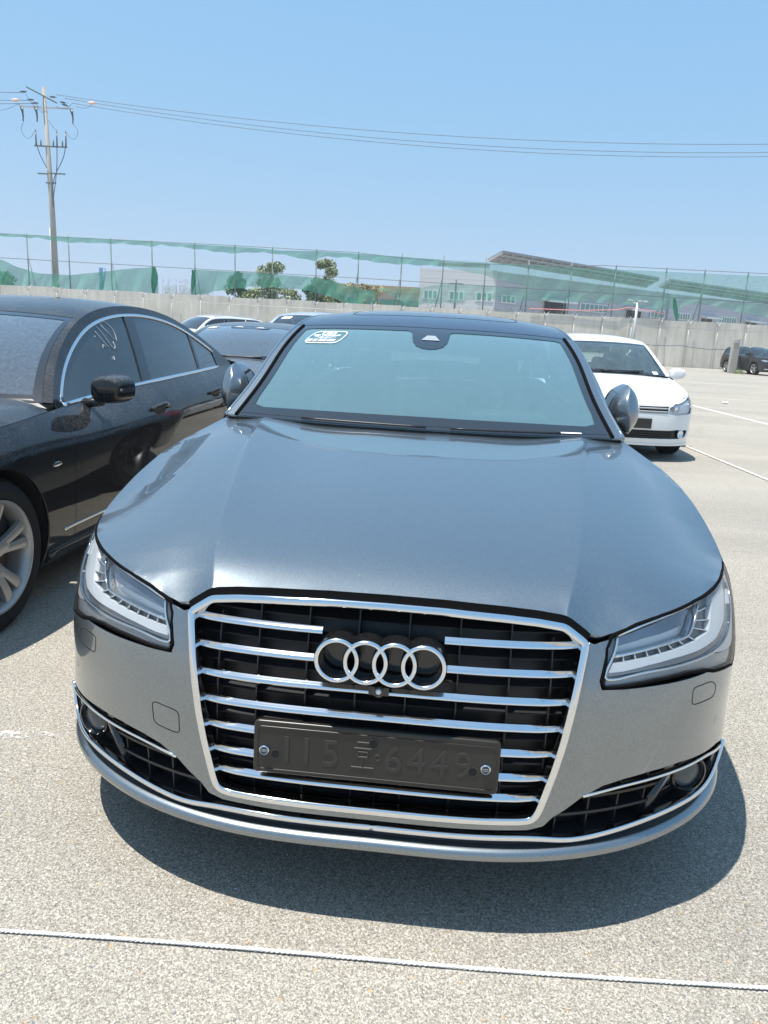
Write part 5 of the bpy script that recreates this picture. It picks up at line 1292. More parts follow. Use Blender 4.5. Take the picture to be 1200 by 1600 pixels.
# body coloured lip
lp = smooth_curve([(0, -.09), (.38, -.092), (.6, -.085), (.75, -.07), (.88, -.062), (.97, -.055), (1.06, -.04), (1.2, -.02), (1.36, .0)], .02); lp[0, 0] = 0
LP = [(-.012, -.03), (-.016, -.004), (-.013, .010), (-.004, .017), (.008, .016), (.016, .008), (.018, -.01), (.016, -.06), (-.01, -.06)]
mb = MB(); strip(mb, GS, lp, LP, mirror=True, off=.004); recalc(mb.build('front_lip', M['grey'], g8, sharp=50))
# black gap piece between chrome strip and lip, and floor of the mouth
mb = MB(); gp = lp[lp[:, 0] < 1.1] + [0, .055]; gp[0, 0] = 0; strip(mb, GS, gp, [(-.012, -.05), (-.012, -.006), (.014, -.006), (.014, -.05)], mirror=True); recalc(mb.build('lip_inner', M['blackplas'], g8))
ut = MB(); xs_ = np.linspace(0, .86, 20); ys_ = np.interp(xs_, GS.X[:500], GS.Y[:500]) + .03
V = []; 
for x, y in zip(xs_, ys_): V += [(x, y, .212), (x, .62, .20)]
V2 = [(-a, b, c_) for a, b, c_ in V]; F = [(2 * i, 2 * i + 1, 2 * i + 3, 2 * i + 2) for i in range(19)]
ut.add(V, F); ut.add(V2, F); ut.build('undertray', M['liner'], g8, smooth=False)
# fog lamps
for sg in (1, -1):
    p = GS(np.array([(.815, .16)]))[0]; n_ = mapf(GS)(np.array([(.815, .16)]))[0]; d = Vector((n_[0] * .4, n_[1], 0)).normalized()
    q = d.to_track_quat('Y', 'Z').to_matrix().to_4x4(); T = Matrix.Translation(Vector(p) - d * .012) @ q
    mb = MB(); mb.lathe([(.048, -.05), (.048, -.004), (.043, -.002), (.037, -.014), (.034, -.04), (0, -.045)], 'y', n=32); mb.xf(T); mb.V = [(v[0] * sg, v[1], v[2]) for v in mb.V]
    fg = recalc(mb.build('fog_lamp', M['blackgloss'], g8, sharp=35))
    mb = MB(); mb.lathe([(.036, -.012), (.025, -.007), (0, -.004)], 'y', n=32); mb.lathe([(.03, -.03), (.018, -.042), (0, -.044)], 'y', n=24, m=1); mb.xf(T); mb.V = [(v[0] * sg, v[1], v[2]) for v in mb.V]
    mb.build('fog_lens', None, fg, mats=[M['darkplas'], M['darkplas']], sharp=0)
    hs = [(.70, .02), (.76, .05), (.93, .055), (1.0, .13), (1.02, .17), (.93, .21), (.853, .24), (.74, .245)]
    v = tri_panel(GS, hs, (), .03, -.035); V = v[0] * [sg, 1, 1]; 
    pl_ = MB(); pl_.add([tuple(a) for a in V], v[2]); c_ = [a for a in v[3]]
    V2 = [tuple(a) for a in V]; 
    pl_.build('fog_lamp_surround', M['blackgloss'], fg, sharp=0)
    dv = MB(); strip(dv, GS, [(.665, .03), (.69, .12), (.72, .235)], [(-.012, -.04), (-.008, -.012), (.008, -.012), (.016, -.04)]); dv.V = [(a * sg, b, c2) for a, b, c2 in dv.V]; recalc(dv.build('intake_divider', M['blackgloss'], g8, sharp=0))
# cover flaps: fine outlines in the bumper skin
def flap(name, st, sides=(1, -1)):
    st = rounded(st, .02, 4)
    for sg in sides:
        mb = MB(); strip(mb, GS, dens(st, .01), [(-.0011, -.002), (-.0011, .0004), (.0011, .0004), (.0011, -.002)], closed=True); mb.V = [(v[0] * sg, v[1], v[2]) for v in mb.V]; recalc(mb.build(name, M['void'], g8))
flap('washer_cover', [(.747, .555), (.752, .636), (.828, .633), (.857, .601), (.850, .546)])
flap('towing_cover', [(.460, .435), (.535, .452), (.53, .352), (.458, .335)], (-1,))
for sg in (1, -1):
    for st in ((.892, .403), (.60, .44)):
        if sg > 0 or st[0] > .7:
            p = GS(np.array([st]))[0]; n_ = Vector(mapf(GS)(np.array([st]))[0]); mb = MB(); mb.lathe([(.0118, .001), (.0108, -.0005), (.0095, -.0003), (0, -.0004)], 'y', n=24); mb.xf(Matrix.Translation(p) @ (-n_).to_track_quat('Y', 'Z').to_matrix().to_4x4()); mb.V = [(v[0] * sg, v[1], v[2]) for v in mb.V]
            recalc(mb.build('parking_sensor', M['grey'], g8, sharp=20))
# ---------------------------------------------------------------- headlights
SEG_UP = [(0.528, 0.816), (0.553, 0.821), (0.584, 0.827), (0.619, 0.834), (0.656, 0.841), (0.691, 0.847), (0.73, 0.853), (0.772, 0.86), (0.796, 0.885), (0.813, 0.907), (0.83, 0.933), (0.845, 0.957), (0.95, 0.955)]
SEG_LO = [(0.524, 0.789), (0.554, 0.792), (0.588, 0.798), (0.627, 0.803), (0.664, 0.81), (0.706, 0.817), (0.751, 0.825), (0.799, 0.832), (0.866, 0.845), (0.891, 0.879), (0.912, 0.917), (0.935, 0.948)]
DRL_LO = [(0.511, 0.75), (0.549, 0.753), (0.621, 0.770), (0.704, 0.784), (0.807, 0.79), (0.90, 0.800), (0.985, 0.838), (1.045, 0.897), (1.08, 0.945)]
RIB_LO = [(0.508, 0.731), (0.58, 0.742), (0.655, 0.752), (0.726, 0.758), (0.815, 0.764), (0.90, 0.77), (1.02, .80), (1.10, .87), (1.13, .94)]
CHR = [(0.540, 0.899), (0.524, 0.819), (0.507, 0.722), (0.58, 0.733), (0.669, 0.743), (0.771, 0.749), (0.88, 0.75), (1.0, 0.76), (1.1, .80), (1.165, .87), (1.17, .935)]
CHT = [(0.540, 0.899), (0.61, 0.929), (0.696, 0.952), (0.801, 0.967), (0.828, 0.972)]
PROJ = [(0.544, 0.887), (0.623, 0.916), (0.711, 0.941), (0.792, 0.956), (0.813, 0.947), (0.768, 0.902), (0.702, 0.89), (0.623, 0.877), (0.541, 0.855)]
DIV = [((0.553, 0.821), (0.554, 0.792)), ((0.584, 0.827), (0.588, 0.798)), ((0.619, 0.834), (0.625, 0.8)), ((0.656, 0.84), (0.665, 0.81)), ((0.691, 0.847), (0.707, 0.817)), ((0.73, 0.853), (0.751, 0.824)), ((0.77, 0.859), (0.799, 0.831)), ((0.798, 0.883), (0.868, 0.846)), ((0.813, 0.906), (0.893, 0.881)), ((0.83, 0.932), (0.925, 0.925))]
hlin = HL_ST.copy()
for sg in (1, -1):
    L_ = 'r' if sg > 0 else 'l'
    hp = bpy.data.objects.new('headlight', None); COL.objects.link(hp); hp.parent = g8
    kw = dict(side=L_, step=.03, bstep=.012)
    panel('lamp_housing', GS, hlin, M['silverplas'], hp, off=-.032, flange=-.03, **kw)
    panel('lamp_lens', GS, hlin, M['lens'], hp, off=0.0, flange=0, **kw)
    mb = MB(); strip(mb, GS, dens(hlin, .01), [(-.0035, -.02), (-.0035, .0), (0, .0008), (.0035, .0), (.0035, -.02)], closed=True)
    mb.V = [(v[0] * sg, v[1], v[2]) for v in mb.V]; recalc(mb.build('lamp_seal', M['rubber'], hp, sharp=0))
    panel('light_guide', GS, SEG_LO + DRL_LO[::-1], M['white_plastic'], hp, off=-.006, flange=.03, **kw)
    panel('light_segments', GS, SEG_UP + SEG_LO[::-1], M['darkplas'], hp, off=-.020, flange=.01, **kw)
    panel('ribbed_reflector', GS, DRL_LO + RIB_LO[::-1], M.setdefault('ribp', mat('ribbed_reflector', (.30, .31, .32), .2, .7)), hp, off=-.012, flange=.02, **kw)
    panel('projector_window', GS, PROJ, M['projp'], hp, off=-.018, flange=.02, **kw)
    mb = MB()
    for a, b in DIV: strip(mb, GS, [a, b], rprof(.0032, .001, -.012), off=-.010)
    strip(mb, GS, smooth_curve(CHR, .02), rprof(.006, .002, -.02), off=-.006); strip(mb, GS, CHT, rprof(.006, .002, -.02), off=-.006)
    strip(mb, GS, smooth_curve(SEG_UP[:12], .02), rprof(.006, .002, -.02), off=-.008)
    mb.V = [(v[0] * sg, v[1], v[2]) for v in mb.V]; recalc(mb.build('lamp_trim', M['chrome'], hp, sharp=0))
    low = [(.507, .722), (.58, .733), (.669, .743), (.771, .749), (.86, .745), (.95, .70), (1.03, .665), (1.09, .655), (1.07, .625), (1.045, .60), (1.0, .608), (.955, .638), (.90, .665), (.845, .684), (.74, .716), (.64, .709), (.545, .696), (.503, .695)]
    panel('lamp_base', GS, low, M['smoke'], hp, off=-.010, flange=.02, **kw)
    outr = [(.87, .748), (.96, .705), (1.03, .672), (1.10, .662), (1.17, .715), (1.225, .77), (1.25, .86), (1.22, .935), (1.175, .935), (1.165, .87), (1.10, .80), (1.0, .762), (.90, .752)]
    panel('outer_reflector', GS, outr, M['silverplas'], hp, off=-.008, flange=.02, **kw)
# ---------------------------------------------------------------- windscreen details
wb8 = CB8.wl(2.235)
def T8(u, w): return (u, w)
ring = [(0, .075), (.35, .072), (.56, .068), (.598, .085), (.605, .15), (.602, wb8 - .06), (.58, wb8 - .048), (0, wb8 - .048)]
full = [(0, .0), (.6358, .0), (.6358, wb8 - .004), (0, wb8 - .004)]
sens = [(0, wb8 - .235), (.03, wb8 - .230), (.058, wb8 - .208), (.076, wb8 - .165), (.084, wb8 - .11), (.088, wb8 - .065), (.100, wb8 - .049)]
ringc = ring[:-2] + [(.58, wb8 - .048), (.105, wb8 - .048)] + sens[::-1][1:]
panel('windscreen_border', CB8.top, full, M['frit'], g8, [ringc], step=.03, bstep=.015, off=-.0015, flange=0, side='both')
cl = MB(); P = CB8.top(np.stack([np.linspace(-.62, .62, 30), np.full(30, .02)], 1)); Q = hoodf(np.stack([np.linspace(-.80, .80, 30), 1.40 + .13 * (np.linspace(-1, 1, 30))**2], 1))
cl.add([tuple(p) for p in P] + [(q[0], q[1], q[2] - .03) for q in Q], [(i, i + 1, 31 + i, 30 + i) for i in range(29)]); recalc(cl.build('scuttle_panel', M['blackplas'], g8))
for x0, x1 in ((.02, -.40), (.10, .46)):
    mb = MB(); u = np.linspace(x0, x1, 9); pts = CB8.top(np.stack([u, .008 + .004 * np.sin(np.linspace(0, 1.2, 9))], 1)) + [0, -.010, .004]
    mb.tube([tuple(p) for p in pts], .005, 6); mb.build('wiper', M['blackplas'], g8, sharp=0)
# sensor block behind the mirror, sticker, roof glass line
mb = MB()
def trap(u0, w0): 
    q = CB8.top(np.array([(u0 - .040, w0), (u0 + .042, w0 - .0), (u0 + .020, w0 + .05), (u0 - .016, w0 + .05)])); n_ = mapf(CB8.top)(np.array([(u0, w0)]))[0]; return [tuple(p + n_ * .0012) for p in q]
mb.add(trap(.0, wb8 - .150), [(0, 1, 2, 3)]); mb.build('rain_sensor_window', M.setdefault('senw', mat('sensor_window_grey', (.30, .33, .36), .3)), g8, smooth=False)
def on_top(CB, u0, w0, k=1.0):
    """map flat sticker coords (metres) to the windscreen skin"""
    def f(x, y, z=0.0):
        uv = np.array([(u0 + x * k, w0 + y)]); return tuple(CB.top(uv)[0] + mapf(CB.top)(uv)[0] * (.0016 + z))
    return f
def sticker(rt, CB, u0, w0, mirror=False, full=True, s=1.0, sy=1.0):
    f0 = on_top(CB, u0, w0, 1.0); f = lambda x, y, z=0.0: f0(x, y * sy, z); mb = MB()
    ol = rounded([(-.092, -.034), (.072, -.034), (.100, .034), (-.062, .034)], .030, 6) * s; n = len(ol); o2 = np.array([(p[0] * .962, p[1] * .90) for p in ol])
    mb.add([f(*p) for p in ol] + [f(*p) for p in o2], [(i, (i + 1) % n, n + (i + 1) % n, n + i) for i in range(n)])
    rows = [('HD', .018, .0215, 2.6), ('HD TRADING', .0105, .0085, 1.9)] if full else [('HD', .03, .012, 1.5)]
    for t_, sz, dy, wx in rows:
        V, F = text_mesh(t_, sz * s, 0, 0, offset=.0005); mb.add([f(v[0] * wx + v[1] * .35 + dy * s * .35, v[1] + dy * s) for v in V], F)
    # fine print too small to read in the place: broken rules and blocks
    for dy, h_, xs_l in ((-.0005, .0022, [(-.050, -.030), (-.027, -.004), (0, .018), (.022, .050)]), (-.0055, .0020, [(-.030, -.008), (-.004, .014), (.018, .030)]),
                         (-.0185, .0125, [(-.068, -.060), (-.057, -.048), (-.040, -.034), (-.031, -.024)] + [(-.016 + .0095 * i, -.0085 + .0095 * i) for i in range(4)] + [(.026 + .0085 * i, .0325 + .0085 * i) for i in range(4)])):
        for a_, b_ in xs_l:
            q = [(a_, dy - h_ / 2), (b_, dy - h_ / 2), (b_, dy + h_ / 2), (a_, dy + h_ / 2)]; mb.add([f(x + y * .35, y) for x, y in q], [(0, 1, 2, 3)])
    return mb.build('windscreen_sticker', M['sticker'], rt, smooth=False)
sticker(g8, CB8, -.475, wb8 - .155, sy=1.9)
# light paper strip at the base of the glass
f = on_top(CB8, .50, .02); mb = MB(); mb.add([f(-.035, -.004), f(.035, -.004), f(.035, .003), f(-.035, .003)], [(0, 1, 2, 3)]); mb.build('paper_label', M['sticker'], g8, smooth=False)
# chrome line along pillar and roof, black drip line
wq = np.linspace(.0, CB8.wl(4.3), 70)
for sg in (1, -1):
    mb = MB(); strip(mb, CB8.top, np.stack([np.full(70, .675), wq], 1), rprof(.009, .004)); mb.V = [(v[0] * sg, v[1], v[2]) for v in mb.V]; recalc(mb.build('roof_trim', M['chrome_dull'], g8, sharp=0))
    mb = MB(); strip(mb, CB8.top, np.stack([np.full(40, .637), np.linspace(0, wb8, 40)], 1), rprof(.012, .006)); mb.V = [(v[0] * sg, v[1], v[2]) for v in mb.V]; recalc(mb.build('windscreen_seal', M['rubber'], g8, sharp=0))
mb = MB(); rg = rounded([(-.45, wb8 + .22), (.45, wb8 + .22), (.45, wb8 + .85), (-.45, wb8 + .85)], .08, 6); strip(mb, CB8.top, dens(rg, .03), [(-.0018, -.003), (-.0018, .0006), (.0018, .0006), (.0018, -.003)], closed=True); recalc(mb.build('sunroof_joint', M['rubber'], g8))
def folded_mirror(sg):
    mp = bpy.data.objects.new('door_mirror', None); COL.objects.link(mp); mp.parent = g8; mp.location = (.868 * sg, 1.90, 1.052)
    # rows top to bottom; columns: inner rim back, inner rim front, cheek, ridge, cheek, outer edge, outer back
    rows = [(.112, [(-.006, .10), (-.003, .035), (-.001, .02), (.001, .01), (.004, .02), (.007, .05), (.002, .10)]),
            (.088, [(-.040, .13), (-.026, .015), (-.012, -.015), (.004, -.03), (.024, -.01), (.036, .06), (.01, .15)]),
            (.058, [(-.058, .15), (-.048, .0), (-.032, -.040), (-.008, -.062), (.034, -.03), (.058, .07), (.02, .18)]),
            (.022, [(-.068, .16), (-.064, -.004), (-.046, -.050), (.000, -.078), (.044, -.040), (.067, .07), (.025, .19)]),
            (-.012, [(-.072, .16), (-.070, -.004), (-.050, -.052), (.006, -.082), (.048, -.042), (.066, .07), (.02, .19)]),
            (-.046, [(-.058, .15), (-.052, .0), (-.032, -.042), (.011, -.074), (.042, -.035), (.055, .06), (.015, .17)]),
            (-.078, [(-.016, .12), (-.010, .01), (.000, -.020), (.015, -.052), (.030, -.02), (.036, .05), (.01, .14)]),
            (-.094, [(.008, .10), (.010, .03), (.014, .0), (.019, -.030), (.024, .0), (.026, .04), (.014, .10)])]
    Z = [r[0] for r in rows]; ct = np.arange(7.); zt = np.arange(len(rows), dtype=float)
    X = np.array([[p[0] for p in r[1]] for r in rows]); Y = np.array([[p[1] for p in r[1]] for r in rows]); mb = MB()
    def fn(u, v):
        a, b = np.array([v * (len(rows) - 1)]), np.array([u * 6])
        Bt = cardinal(zt, a)[0]; xr = Bt @ X; yr = Bt @ Y; q_ = .55
        x = q_ * np.interp(b[0], ct, xr) + (1 - q_) * float(spl(ct, xr, b)[0]); y = q_ * np.interp(b[0], ct, yr) + (1 - q_) * float(spl(ct, yr, b)[0])
        return (x * sg, y, float(spl(zt, Z, a)[0]))
    mb.grid(fn, 30, 26); V = mb.V; n = 27
    top = [i * n for i in range(31)]; bot = [i * n + 26 for i in range(31)]; mb.F += [tuple(top), tuple(bot[::-1])]; mb.M += [0, 0]
    mb.F.append(None) if False else None
    # close the back between outer back and inner back column
    mb.F += [(30 * n + j, j, j + 1, 30 * n + j + 1) for j in range(26)]; mb.M += [0] * 26
    ob = recalc(mb.build('mirror_housing', M['grey'], mp, sharp=0))
    # glass in a dark frame facing the car
    pts = [fn(.012, v) for v in np.linspace(.08, .86, 12)] + [fn(.15, v) for v in np.linspace(.86, .08, 12)]; c = np.mean(np.array(pts), 0); q = [tuple(c + (np.array(p) - c) * .93 + [-.004 * sg, 0, 0]) for p in pts]; q2 = [tuple(c + (np.array(p) - c) * .80 + [-.006 * sg, 0, 0]) for p in pts]
    g = MB(); g.add(q, [tuple(range(24))]); recalc(g.build('mirror_frame', M['void'], mp, smooth=False)); g = MB(); g.add(q2, [tuple(range(24))]); recalc(g.build('mirror_glass', M['mirrorglass'], mp, smooth=False))
    st = MB(); cv = [fn(.80, v) for v in np.linspace(.42, .88, 14)]; st.tube([(p[0] + .002 * sg, p[1] - .001, p[2]) for p in cv], [.001 + .0045 * math.sin(math.pi * i / 13) for i in range(14)], 8); st.build('turn_signal', M['white_plastic'], mp, sharp=0)
    lo = MB(); lo.tube([(-.045 * sg, .0, -.052), (.0, -.015, -.088), (.0, .05, -.10), (-.04 * sg, .08, -.07)], [.012, .012, .02, .02], 8); lo.tube([(-.02 * sg, .06, -.075), (-.075 * sg, .05, -.105)], [.032, .035], 10); lo.build('mirror_foot', M['blackplas'], mp, sharp=0)
for sg in (1, -1): folded_mirror(sg)
# ---------------------------------------------------------------- skins of the other cars
class Bonnet:
    def __init__(s, S, ycowl, zc, drop, edge_t=1.0, yside=None, xr=None, r=.16, crease=()):
        s.S = S; s.zc = zc; s.drop = drop; s.W = S.X.max(); s.r = r; s.crease = crease
        xf = np.linspace(0, .88 * s.W, 9); sf = [S.s_of_x(x) for x in xf]
        ys = np.linspace(S.Y[np.argmax(S.X > .9 * s.W)] + .1, ycowl, 7); ss = sf + [S.s_of_y(y) for y in ys]
        s.E = S(np.stack([ss, np.full(len(ss), edge_t)], 1)); s.D = dens(s.E, .02, closed=False)
        s.c = s.D[:, 2] - s.base(s.D[:, :2])
    def base(s, xy):
        xy = np.asarray(xy, float); z = spl([p[0] for p in s.zc], [p[1] for p in s.zc], xy[:, 1]); u = abs(xy[:, 0]) / s.W
        return z - s.drop * u**2.4
    def __call__(s, xy):
        xy = np.asarray(xy, float); z = s.base(xy); q = np.stack([abs(xy[:, 0]), xy[:, 1]], 1)
        W = np.zeros(len(q)); C = np.zeros(len(q))
        for e, c0 in zip(s.D[:, :2], s.c): w = (((q - e)**2).sum(1) + 1e-6)**-2; W += w; C += w * c0
        d = distpoly(q, s.D[:, :2], closed=False); z = z + C / W * np.clip(1 - d / s.r, 0, 1)**2
        for (pts, h, w_) in s.crease:
            cx = np.interp(q[:, 1], [p[1] for p in pts], [p[0] for p in pts]); z = z + h * np.clip(1 - abs(q[:, 0] - cx) / w_, 0, 1)**2
        return np.stack([xy[:, 0], xy[:, 1], z], 1)
    def outline(s, g=.004, ycen=None):
        e = s.E[:, :2].copy(); t = np.gradient(e, axis=0); t /= np.linalg.norm(t, axis=1)[:, None]; e = e + np.stack([-t[:, 1], t[:, 0]], 1) * g; e[0, 0] = 0
        yc = ycen; xr, yr = e[-1]; k = np.linspace(1, 0, 7)[1:]
        return [tuple(p) for p in e] + [(xr * a, yc + (yr - yc) * a * a) for a in k]
# black saloon
SB = Shell(.927, 4.868, 1.05, 3.0, .85, 3.0, [
 (('x', 0),   [.20, .32, .46, .60, .70, .79], [.02, 0, 0, .015, .05, .10]),
 (('x', .55), [.20, .32, .46, .60, .70, .79], [.02, 0, 0, .012, .045, .095]),
 (('y', .35), [.20, .32, .46, .61, .72, .82], [.02, 0, 0, 0, .03, .085]),
 (('y', .86), [.19, .32, .48, .63, .75, .85], [.03, .008, 0, -.004, .010, .075]),
 (('y', 1.35),[.19, .32, .48, .64, .77, .882], [.055, .022, .010, .004, .016, .10]),
 (('y', 1.65),[.19, .32, .49, .65, .78, .898], [.060, .024, .012, .002, .020, .135]),
 (('y', 2.5), [.19, .32, .50, .67, .82, .950], [.060, .024, .012, .0, .022, .135]),
 (('y', 3.4), [.19, .32, .50, .69, .85, .985], [.058, .022, .008, -.002, .020, .135]),
 (('y', 4.1), [.20, .33, .51, .70, .87, 1.01], [.040, .010, .002, 0, .03, .15]),
 (('r', .65), [.24, .36, .52, .71, .89, 1.03], [.03, 0, 0, .01, .05, .13]),
 (('r', 0),   [.25, .37, .52, .71, .90, 1.04], [.03, 0, 0, .02, .06, .13])])
CBB = Cabin(SB, .46, .12, [(1.50, .920), (1.70, 1.085), (1.92, 1.215), (2.16, 1.318), (2.45, 1.385), (2.75, 1.408), (3.05, 1.398), (3.37, 1.350), (3.67, 1.255), (3.92, 1.145), (4.14, 1.025)],
            [(.12, 0), (.11, .01), (.095, .018), (.07, .022), (.03, .026), (0, .036), (0, .036), (-.06, .03), (-.12, .015), (-.15, .005), (-.17, 0)])
BNB = Bonnet(SB, 1.42, [(0, .80), (.3, .86), (.8, .915), (1.25, .948), (1.5, .962)], .06)
# white hatchback
SW = Shell(.893, 4.199, .92, 3.2, .55, 3.2, [
 (('x', 0),   [.19, .30, .44, .56, .66, .715], [.04, .01, 0, .004, .018, .045]),
 (('x', .5),  [.19, .30, .44, .56, .66, .72], [.04, .008, 0, .004, .02, .055]),
 (('y', .30), [.19, .30, .44, .57, .68, .77], [.03, .005, 0, 0, .022, .075]),
 (('y', .88), [.19, .31, .46, .62, .75, .87], [.03, .01, 0, -.004, .012, .08]),
 (('y', 1.3), [.19, .32, .48, .65, .80, .945], [.04, .016, .008, 0, .016, .115]),
 (('y', 1.6), [.19, .32, .49, .66, .82, .968], [.045, .02, .01, 0, .02, .13]),
 (('y', 2.4), [.19, .32, .49, .67, .83, .985], [.045, .02, .01, 0, .02, .13]),
 (('y', 3.3), [.19, .32, .49, .68, .85, 1.01], [.04, .015, .006, 0, .02, .125]),
 (('r', .7),  [.22, .34, .50, .70, .88, 1.03], [.02, 0, 0, .01, .03, .08]),
 (('r', 0),   [.22, .34, .50, .70, .88, 1.03], [.02, 0, 0, .01, .03, .08])])
CBW = Cabin(SW, .36, .10, [(1.22, .965), (1.42, 1.09), (1.65, 1.225), (1.88, 1.335), (2.15, 1.392), (2.6, 1.415), (3.1, 1.405), (3.5, 1.385), (3.78, 1.33), (3.98, 1.18), (4.08, 1.05)],
            [(.14, 0), (.125, .01), (.10, .018), (.08, .022), (.04, .035), (0, .05), (0, .05), (-.01, .045), (-.03, .03), (-.04, .01), (-.04, 0)], lift=.0)
BNW = Bonnet(SW, 1.24, [(0, .735), (.2, .80), (.5, .87), (.9, .935), (1.2, .972), (1.4, .985)], .07, crease=(([(.40, .05), (.47, .5), (.66, 1.2)], .005, .12),))
# generic saloon / tall bodies
def generic(W, L, zt0, zt1, zhood, yc, rail, nf=2.9, Df=1.0, Dr=.8, zs=0.0, ti=.13):
    def zz(b, top): return [b, b + (top - b) * .17, b + (top - b) * .38, b + (top - b) * .60, b + (top - b) * .81, top]
    S = Shell(W, L, Df, nf, Dr, 3.0, [
     (('x', 0), zz(.20 + zs, zhood - .03), [.02, 0, 0, .01, .035, .075]), (('x', W * .6), zz(.20 + zs, zhood - .03), [.02, 0, 0, .008, .035, .075]),
     (('y', .35), zz(.20 + zs, zhood), [.02, 0, 0, 0, .025, .07]), (('y', .9), zz(.20 + zs, (zhood + zt0) / 2), [.03, .01, 0, 0, .012, .075]),
     (('y', yc), zz(.20 + zs, zt0 - .02), [.045, .02, .008, 0, .016, .11]), (('y', yc + .3), zz(.20 + zs, zt0), [.045, .02, .01, 0, .02, ti]),
     (('y', L * .55), zz(.20 + zs, (zt0 + zt1) / 2), [.045, .02, .01, 0, .02, ti]), (('y', L - 1.0), zz(.20 + zs, zt1), [.04, .015, .006, 0, .02, ti]),
     (('r', W * .7), zz(.24 + zs, zt1 + .02), [.02, 0, 0, .01, .04, .10]), (('r', 0), zz(.24 + zs, zt1 + .02), [.02, 0, 0, .01, .04, .10])])
    n = len(rail); k = np.linspace(-1, 1, n); ex = [(-.12 * v, .048 * (1 - v * v)) for v in k]
    CB = Cabin(S, .42, .1, rail, ex); return S, CB, Bonnet(S, yc, [(0, zhood), (.3, zhood + .07), (.8, (zhood + zt0) / 2 + .06), (yc, zt0 + .03), (yc + .3, zt0 + .045)], .06)
SN, CBN, BNN = generic(.93, 4.94, .93, 1.0, .72, 1.45, [(1.45, .935), (1.75, 1.10), (2.05, 1.225), (2.3, 1.285), (2.7, 1.325), (3.1, 1.325), (3.5, 1.275), (3.9, 1.16), (4.3, 1.03)])
SV, CBV, BNV = generic(.92, 4.7, 1.08, 1.12, .98, 1.20, [(1.2, 1.07), (1.45, 1.24), (1.7, 1.40), (1.92, 1.49), (2.3, 1.54), (3.0, 1.56), (3.6, 1.55), (4.1, 1.50), (4.35, 1.36), (4.5, 1.18)], zs=.05)
SM, CBM, BNM = generic(.90, 4.6, 1.06, 1.12, .92, 1.15, [(1.15, 1.05), (1.4, 1.22), (1.65, 1.38), (1.9, 1.49), (2.3, 1.545), (3.0, 1.565), (3.6, 1.55), (4.0, 1.49), (4.25, 1.34), (4.4, 1.18)], zs=.02)
POSE = dict(black=(-2.656, .564, R_(-2.6)), hatch=(2.20, 7.62, R_(1.96)), navy=(-2.52, 5.95, R_(-2)), silver=(-2.32, 9.1, R_(-3)), white=(-10.3, 24.9, R_(-38)), dark=(18.6, 44.5, R_(14)))
# ---------------------------------------------------------------- the other cars
def front_face(S, rt, K, hl, cuts, mats=None):
    """bumper polygon helpers: headlight polygon and dark openings given in (x,z), returned in (s,t)"""
    return GSfront(S, hl), [GSfront(S, c) for c in cuts]
def sfront(S, P): return np.array(S.front(P))
def quick_nose(rt, S, K, hl, cuts, lampm='lens', step=.04):
    """lamps and grille openings cut into the nose; hl and cuts in (s,t)"""
    for c in cuts:
        panel('grille_mesh', S, c, M['blackplas'], rt, step=step, off=-.03, flange=-.028, side='both')
    for sg in ('r', 'l'):
        hp = bpy.data.objects.new('headlight', None); COL.objects.link(hp); hp.parent = rt; c = np.mean(np.array(hl), 0)
        panel('lamp_housing', S, hl, M['silverplas'], hp, step=step, off=-.025, flange=-.022, side=sg)
        inn = (np.array(hl) - c) * .72 + c; panel('lamp_reflector', S, inn, M['silverplas'], hp, step=step, off=-.015, flange=.01, side=sg)
        for k, (du, r_) in enumerate(((-.28, .052), (.22, .045))):
            w = (np.ptp(np.array(hl)[:, 0])) * du; uv = np.array([[c[0] + w, c[1] + (.02 if k else -.01)]]); p = S(uv)[0]; n_ = Vector(mapf(S)(uv)[0]); n_.z = 0; n_.normalize()
            mb = MB(); mb.lathe([(r_, -.012), (r_ * .8, .02), (0, .03)], 'y', n=20); mb.lathe([(r_ * .5, -.02), (0, -.03)], 'y', n=16); mb.xf(Matrix.Translation(Vector(p) - n_ * .012) @ (-n_).to_track_quat('Y', 'Z').to_matrix().to_4x4())
            if sg == 'l': mb.V = [(-v[0], v[1], v[2]) for v in mb.V]
            recalc(mb.build('projector', M['chrome'], hp, sharp=0))
        panel('lamp_lens', S, hl, M['lens'], hp, step=step, off=.001, flange=.0, side=sg)
